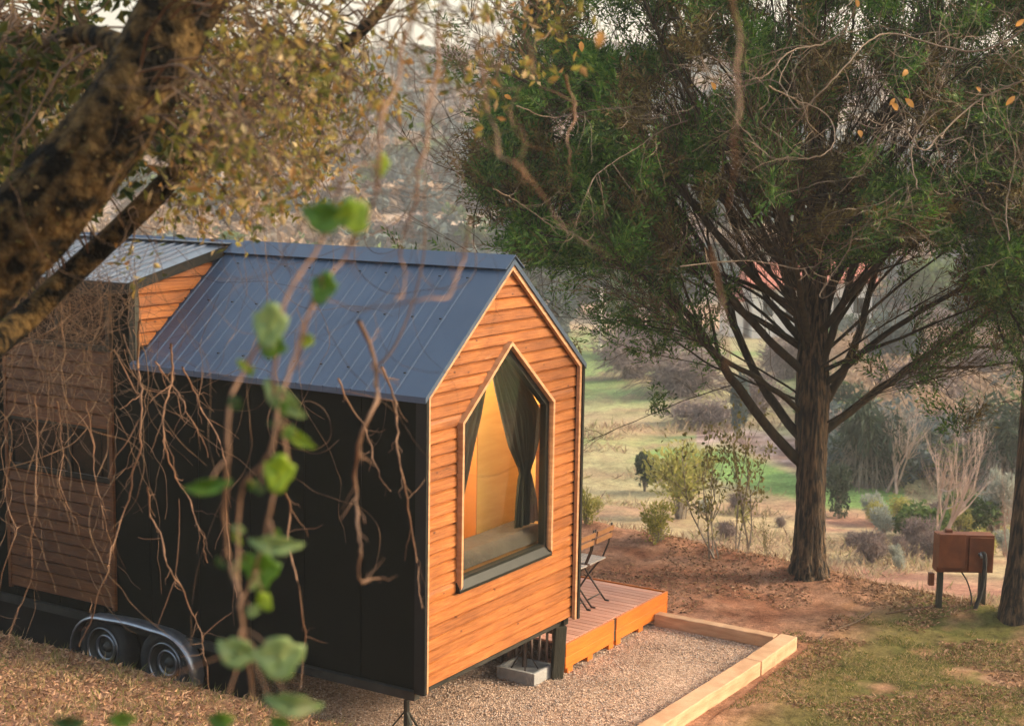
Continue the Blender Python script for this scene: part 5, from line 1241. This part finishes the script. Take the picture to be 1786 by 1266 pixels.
for _ in range(26):
    P = STEMS[RNG.integers(len(STEMS))]; i = RNG.integers(4, len(P)-1); x_, y_, d_ = topx(P[i]); vleaf(float(x_)+RNG.uniform(-26, 26), float(y_)+RNG.uniform(-10, 26), RNG.uniform(12, 30), RNG.uniform(14, 36), RNG.uniform(-1, 1), ['g', 'y', 'd', 'p'][RNG.integers(4)], float(d_))
SA = np.concatenate(STEMS)
for c_, d_, lo_ in PETI:
    i = int(np.argmin(np.linalg.norm(SA-(c_+np.array([0, 0, .02])), axis=1))); a_ = SA[i]; t = np.linspace(0, 1, 7)[:, None]
    if np.linalg.norm(a_-c_) < .35: mid = (a_+c_)/2+np.array([0, 0, .015]); npobj('leaf_stalk', *tubes_np([((1-t)**2*a_+2*t*(1-t)*mid+t*t*c_, np.linspace(.0014, .0010, 7))], 5), M['vine'], lo_, True)

# ------------------------------------------------------------------ bare curly twigs over the upper right, with a few orange leaves
BT = [
 (9.0, .011, [(1800,45),(1700,90),(1560,60),(1510,75),(1470,120),(1420,170),(1390,190),(1350,140),(1290,150),(1240,135),(1228,100)], 'curly bare twig looping across the upper middle of the cypress'),
 (8.6, .010, [(1500,-20),(1480,40),(1440,75),(1380,90),(1340,130),(1300,145),(1265,140)], 'bare twig hanging from the top edge, bent to the left'),
 (9.2, .012, [(1820,130),(1760,150),(1700,180),(1640,235),(1610,260),(1560,210),(1530,250),(1500,300)], 'bare branch entering from the right edge high up'),
 (8.4, .008, [(1340,150),(1380,170),(1440,200),(1455,240),(1430,270),(1350,275),(1310,245)], 'thin bare twig forming a round loop in the cypress crown'),
 (9.4, .007, [(1200,210),(1150,230),(1110,260),(1060,290),(1030,320),(1000,400)], 'pale bare twig crossing the left side of the cypress'),
 (9.0, .006, [(900,185),(960,205),(1000,200),(1080,190),(1120,210),(1190,200)], 'thin pale twig arching over the left crown of the cypress'),
 (8.8, .007, [(1600,330),(1590,260),(1620,190),(1640,130),(1690,60),(1720,-20)], 'upright bare twig rising to the top edge on the right'),
 (8.0, .006, [(1500,480),(1430,520),(1480,440),(1500,400),(1570,370),(1600,330)], 'bare twig dangling before the cypress trunk'),
 (8.2, .007, [(1760,420),(1755,360),(1770,260),(1740,180),(1770,80)], 'bare twig along the right edge of the photo'),
 (8.6, .006, [(860,330),(900,350),(960,390),(1000,400),(1040,430)], 'short pale twig left of the cypress crown'),
 (8.9, .007, [(1186,465),(1300,455),(1400,470),(1450,445),(1490,420)], 'nearly level pale twig in front of the cypress fork'),
]
for (d, r, pts, lab) in BT:
    r *= .55; P = smooth_path([at(x, y, d+.2*math.sin(i)) for i, (x, y) in enumerate(pts)], 7, .005); pth = [(P, np.linspace(r, r*.4, len(P)))]
    for _ in range(len(pts)*2):
        k = RNG.integers(2, len(P)-1); dd = nrm(nrm(P[k]-P[k-1])+RNG.normal(size=3)*.8); L_ = RNG.uniform(.12, .45); n = 7; Q = [P[k]]
        cv = RNG.normal(size=3)*.25
        for _ in range(n): dd = nrm(dd+cv+RNG.normal(size=3)*.12); Q.append(Q[-1]+dd*L_/n)
        pth.append((smooth_path(Q, 3), np.linspace(r*.5, r*.25, n*3+1)))
    o = npobj('bare_twig', *tubes_np(pth, 5), M['twigg'], None, True); tag(rebase(o, P[0]), lab, 'twig', 'bare twigs over the cypress')
paths = []
for _ in range(170):
    px = RNG.uniform(1180, 1800); py = RNG.uniform(-20, 470)
    if RNG.random() < .5: px = RNG.uniform(1560, 1800); py = RNG.uniform(0, 330)
    d = RNG.uniform(7.5, 12); P = smooth_path(wander(px, py, d, RNG.integers(5, 13), .06, RNG.uniform(-3.1, 3.1), .25), 3); r = RNG.uniform(.0012, .0026); paths.append((P, np.linspace(r, r*.4, len(P))))
tg = npobj('twig_haze', *tubes_np(paths, 3), M['twigg'], None); tg.name = 'fine_bare_twigs'; tag(tg, 'maze of fine bare twigs spread over the upper right of the photo', 'twigs', kind='stuff')
OL = [(1578,128,'orange leaf highest in the small cluster on the bare twigs'),(1556,178,'pinkish orange leaf at the left of the small cluster'),(1586,180,'pale orange leaf at the right of the small cluster'),(1560,186,'orange leaf at the bottom of the small cluster'),(1706,156,'yellow-orange leaf alone right of the leaf cluster'),(1762,176,'narrow yellow leaf near the right edge'),(1244,150,'pale leaf hanging in the middle of the cypress crown'),(1500,234,'whitish curled leaf below the leaf cluster'),(1495,6,'pink leaf at the top edge'),(1046,70,'large blurred pink leaf left of the olive stem'),(1014,82,'curled brown leaf beside the large blurred pink leaf'),(1779,40,'pink leaf in the top right corner'),(886,170,'pale leaf left of the cypress crown')]
for (x, y, lab) in OL:
    d = 8.4 if x != 1046 else 3.; s = RNG.uniform(.045, .070) if x != 1046 else .040; dd = nrm(RNG.normal(size=3)*.8+np.array([0, 0, -.8])+Rv*RNG.normal()*.5)
    Vv = []; c_ = at(x, y, d); sdv = nrm(np.cross(dd, Fv)); nv = np.cross(dd, sdv)
    for tt in np.linspace(0, 1, 7):
        wd = math.sin(tt*math.pi)**.8*.22+.01
        for q in (-1, 0, 1): Vv.append(c_+(dd*(tt-.5)+sdv*q*wd+nv*(.10*abs(q)*wd*3+.12*math.sin(tt*3)))*s)
    Ff = np.array([(3*i+j, 3*i+j+1, 3*i+j+4, 3*i+j+3) for i in range(6) for j in range(2)])
    o = npobj('orange_leaf', np.array(Vv), Ff, M['orange'], None, True); tag(rebase(o, Vv[0]), lab, 'leaf', 'dry leaves on the bare twigs')

# ------------------------------------------------------------------ ground cover
def scatter(n, fn): 
    P = fn(n); P = P[:n]; z = ground_z(P[:, 0], P[:, 1]); return np.stack([P[:, 0], P[:, 1], z], -1)
def area(n, x0, x1, y0, y1): return np.stack([RNG.uniform(x0, x1, n), RNG.uniform(y0, y1, n)], -1)
P = scatter(52000, lambda n: area(n, -5.5, -.3, -2.5, 7.)); n = len(P)
V1 = leaves_np(P+np.array([0, 0, .004]), RNG.normal(size=(n, 3))*np.array([1, 1, .35])+np.array([0, 0, .12]), RNG.uniform(.025, .075, n), RNG.uniform(.006, .028, n), .35)
P = area(110000, .5, 8.2, -6.5, 3.); g = fbm(P[:, 0]*1.3, P[:, 1]*1.3, 3, 14); on = (g > .45) & ~((P[:, 0] < 4.75) & (P[:, 1] > -1.65)) & (RNG.random(len(P)) < np.where(P[:, 1] < -1.4, .9, .5)); P = P[on]
P = np.stack([P[:, 0], P[:, 1], ground_z(P[:, 0], P[:, 1])+.004], -1); n = len(P)
V2 = leaves_np(P, RNG.normal(size=(n, 3))*np.array([1, 1, .3])+np.array([0, 0, .1]), RNG.uniform(.018, .070, n), RNG.uniform(.008, .030, n), .35)
lt = npobj('leaf_litter', *merge([V1, V2]), M['litter']); tag(lt, 'dry brown leaves and straw lying on the earth', 'leaf litter', kind='stuff')
M['grass'] = leafmat('short_grass', [(.07, .10, .018), (.15, .16, .035), (.34, .25, .10), (.46, .34, .18)], .35, .8)
P = area(260000, 1.2, 9., -7.5, -1.2); g = fbm(P[:, 0]*1.9, P[:, 1]*1.9, 4, 33)*.6+fbm(P[:, 0]*.6, P[:, 1]*.6, 2, 35)*.4; on = (g+.10*sstep(-1.5, -4, P[:, 1]) > .44+.06*sstep(3.0, 8, P[:, 0])) & ~((P[:, 0] < 4.75) & (P[:, 1] > -1.62)); P = P[on][:110000]
P = np.stack([P[:, 0], P[:, 1], ground_z(P[:, 0], P[:, 1])-.003], -1); n = len(P)
gr = leaves_np(P, RNG.normal(size=(n, 3))*np.array([.8, .8, .2])+np.array([0, 0, .75]), RNG.uniform(.02, .055, n), RNG.uniform(.004, .010, n), .2)
P = area(2600, -4.5, -.7, -1.5, 6.); P = np.stack([P[:, 0], P[:, 1], ground_z(P[:, 0], P[:, 1])], -1); k = RNG.integers(0, len(P), 9000); n = 9000
g2 = leaves_np(P[k]+RNG.normal(size=(n, 3))*np.array([.02, .02, 0]), RNG.normal(size=(n, 3))*np.array([.6, .6, .2])+np.array([0, 0, .7]), RNG.uniform(.04, .15, n), RNG.uniform(.003, .006, n), .2)
go = npobj('grass', *merge([gr, g2]), M['grass']); tag(go, 'short patchy green and straw grass on the earth', 'grass', kind='stuff')
# dry growth along the bank beyond the rim
P = area(9000, 6.6, 9.6, -9, 9); rim = np.interp(P[:, 1], RIM_Y, RIM_X); P = P[np.abs(P[:, 0]-rim-.35) < .5]; P = np.stack([P[:, 0], P[:, 1], ground_z(P[:, 0], P[:, 1])], -1); n = len(P)
wd = leaves_np(P, RNG.normal(size=(n, 3))*.5+np.array([0, 0, .8]), RNG.uniform(.04, .16, n), RNG.uniform(.006, .018, n), .3)
wo = npobj('dry_weeds', *wd, M['sh_tan']); tag(wo, 'dry weeds along the edge of the earth terrace', 'weeds', kind='stuff')
# pebbles on the gravel bed
n = 16000; P = np.stack([RNG.uniform(-.4, 4.36, n), RNG.uniform(-1.31, 2.4, n), np.full(n, -.594)], -1)
oct_ = np.array([(1,0,0),(-1,0,0),(0,1,0),(0,-1,0),(0,0,.7),(0,0,-.7)], float); of = np.array([(0,2,4),(2,1,4),(1,3,4),(3,0,4),(2,0,5),(1,2,5),(3,1,5),(0,3,5)])
sz = RNG.uniform(.004, .012, (n, 1, 1)); V = (P[:, None, :]+oct_[None]*sz*RNG.uniform(.6, 1.4, (n, 6, 1))).reshape(-1, 3); Ff = (of[None]+np.arange(n)[:, None, None]*6).reshape(-1, 3)
M['pebble'] = leafmat('pebbles', [(.20, .14, .10), (.44, .33, .26), (.66, .54, .46)], 0, .85)
pb = npobj('pebbles', V, Ff, M['pebble'], None, True); tag(pb, 'small tan pebbles of the gravel bed', 'gravel', kind='stuff')
# fallen sticks on the earth
for (a, b_, lab) in (((1462, 1102), (1520, 1072), 'thin fallen stick on the bare earth right of the timber edging'), ((1545, 1075), (1625, 1066), 'dark fallen stick on the earth left of the rusty cabinet'), ((1400, 1140), (1436, 1110), 'short pale stick close to the outer corner of the timber edging')):
    A, _ = hit(*a); B_, _ = hit(*b_); A = np.array([A[0], A[1], ground_z(A[0], A[1])+.012]); B_ = np.array([B_[0], B_[1], ground_z(B_[0], B_[1])+.012])
    o = npobj('stick', *tubes_np([(smooth_path([A, (A+B_)/2+RNG.normal(size=3)*[.03, .03, .004], B_], 4), np.full(9, .010))], 6), M['twig'], None, True); tag(rebase(o, A), lab, 'stick')
# more brush on the slope below the terrace: single bushes one can tell apart only as a scattering
SB = []
for _ in range(44):
    px = RNG.uniform(1450, 1780) if _ > 14 else RNG.uniform(1010, 1370); py = RNG.uniform(885, 1000)
    if px > 1440 and py > 1000: continue
    P, d = hit(px, py)
    if d < 20.5 or 1380 < px < 1450: continue
    kd = ['mauve', 'lime', 'silver', 'mauve', 'lime'][RNG.integers(5)]; w_ = RNG.uniform(.25, .8)*(d/24); ms = proto(kd, 1+RNG.integers(2))
    for nm, me in ms: SB.append((me, P, w_*RNG.uniform(.6, 1.)))
Vs = [[] for _ in range(9)]; mats = []; Vv = []; Ff = []; mi_ = []; base = 0
for me, P, s_ in SB:
    n = len(me.vertices); co = np.empty(n*3, np.float32); me.vertices.foreach_get('co', co); co = co.reshape(-1, 3)*s_+P
    f_ = np.empty(len(me.loops), np.int32); me.loops.foreach_get('vertex_index', f_); f_ = f_.reshape(-1, 4)+base
    m_ = me.materials[0]
    if m_ not in mats: mats.append(m_)
    Vv.append(co); Ff.append(f_); mi_.append(np.full(len(f_), mats.index(m_))); base += n
br = npobj('low_brush', np.concatenate(Vv), np.concatenate(Ff), mats, mi=np.concatenate(mi_)); tag(br, 'low mixed brush covering the slope below the earth terrace', 'brush', kind='stuff')

# dry grass and tussocks over the slope and meadow
n = 42000; r_ = np.exp(RNG.uniform(math.log(21), math.log(62), n)); a_ = np.radians(RNG.uniform(-14, 24, n))
X = CAM[0]+r_*(np.cos(a_)*F2[0]+np.sin(a_)*R2[0]); Y = CAM[1]+r_*(np.cos(a_)*F2[1]+np.sin(a_)*R2[1]); rim = np.interp(Y, RIM_Y, RIM_X)
nn_ = fbm(X/2.2, Y/2.2, 3, 201); px, py, dd = topx(np.stack([X, Y, ground_z(X, Y, False)], -1))
green = (px > 1085) & (px < 1575) & (py > np.interp(px, [1080, 1150, 1290, 1400, 1560], [800, 772, 785, 830, 848])) & (py < np.interp(px, [1080, 1150, 1290, 1400, 1560], [802, 800, 848, 880, 905]))
on = (X > rim+.5) & (nn_ > np.where(r_ < 34, .42, .62)) & ~green; X = X[on]; Y = Y[on]; r_ = r_[on]; n = len(X)
P = np.stack([X, Y, ground_z(X, Y)-.02], -1); sz = RNG.uniform(.10, .32, n)*np.clip(r_/30, .8, 2.2)
V1 = leaves_np(P, RNG.normal(size=(n, 3))*np.array([.8, .8, .2])+np.array([0, 0, .8]), sz, sz*.10, .2)
V2 = leaves_np(P+RNG.normal(size=(n, 3))*[.1, .1, 0], RNG.normal(size=(n, 3))*np.array([.8, .8, .2])+np.array([0, 0, .8]), sz*.8, sz*.09, .2)
M['drygrass'] = leafmat('dry_slope_grass', [(.16, .10, .07), (.36, .25, .16), (.50, .38, .25), (.24, .24, .09)], .3, .9)
dg = npobj('dry_grass', *merge([V1, V2]), M['drygrass']); tag(dg, 'dry grass and tussocks over the slope and meadow beyond the earth terrace', 'dry grass', kind='stuff')

# ------------------------------------------------------------------ haze over the valley
mb = MB(); mb.box(-60, 1100, -900, 900, -60, 150)
m = bpy.data.materials.new('haze_air'); m.use_nodes = True; t = m.node_tree; t.nodes.remove(t.nodes['Principled BSDF'])
vp = t.nodes.new('ShaderNodeVolumePrincipled'); vp.inputs['Color'].default_value = (.93, .92, .91, 1); vp.inputs['Density'].default_value = HAZE; vp.inputs['Anisotropy'].default_value = .2
lk(t, vp.outputs[0], t.nodes['Material Output'].inputs['Volume'])
if HAZE > 0: hz = mb.build('haze', m); tag(hz, 'thin pale haze over the valley', 'haze', kind='stuff')
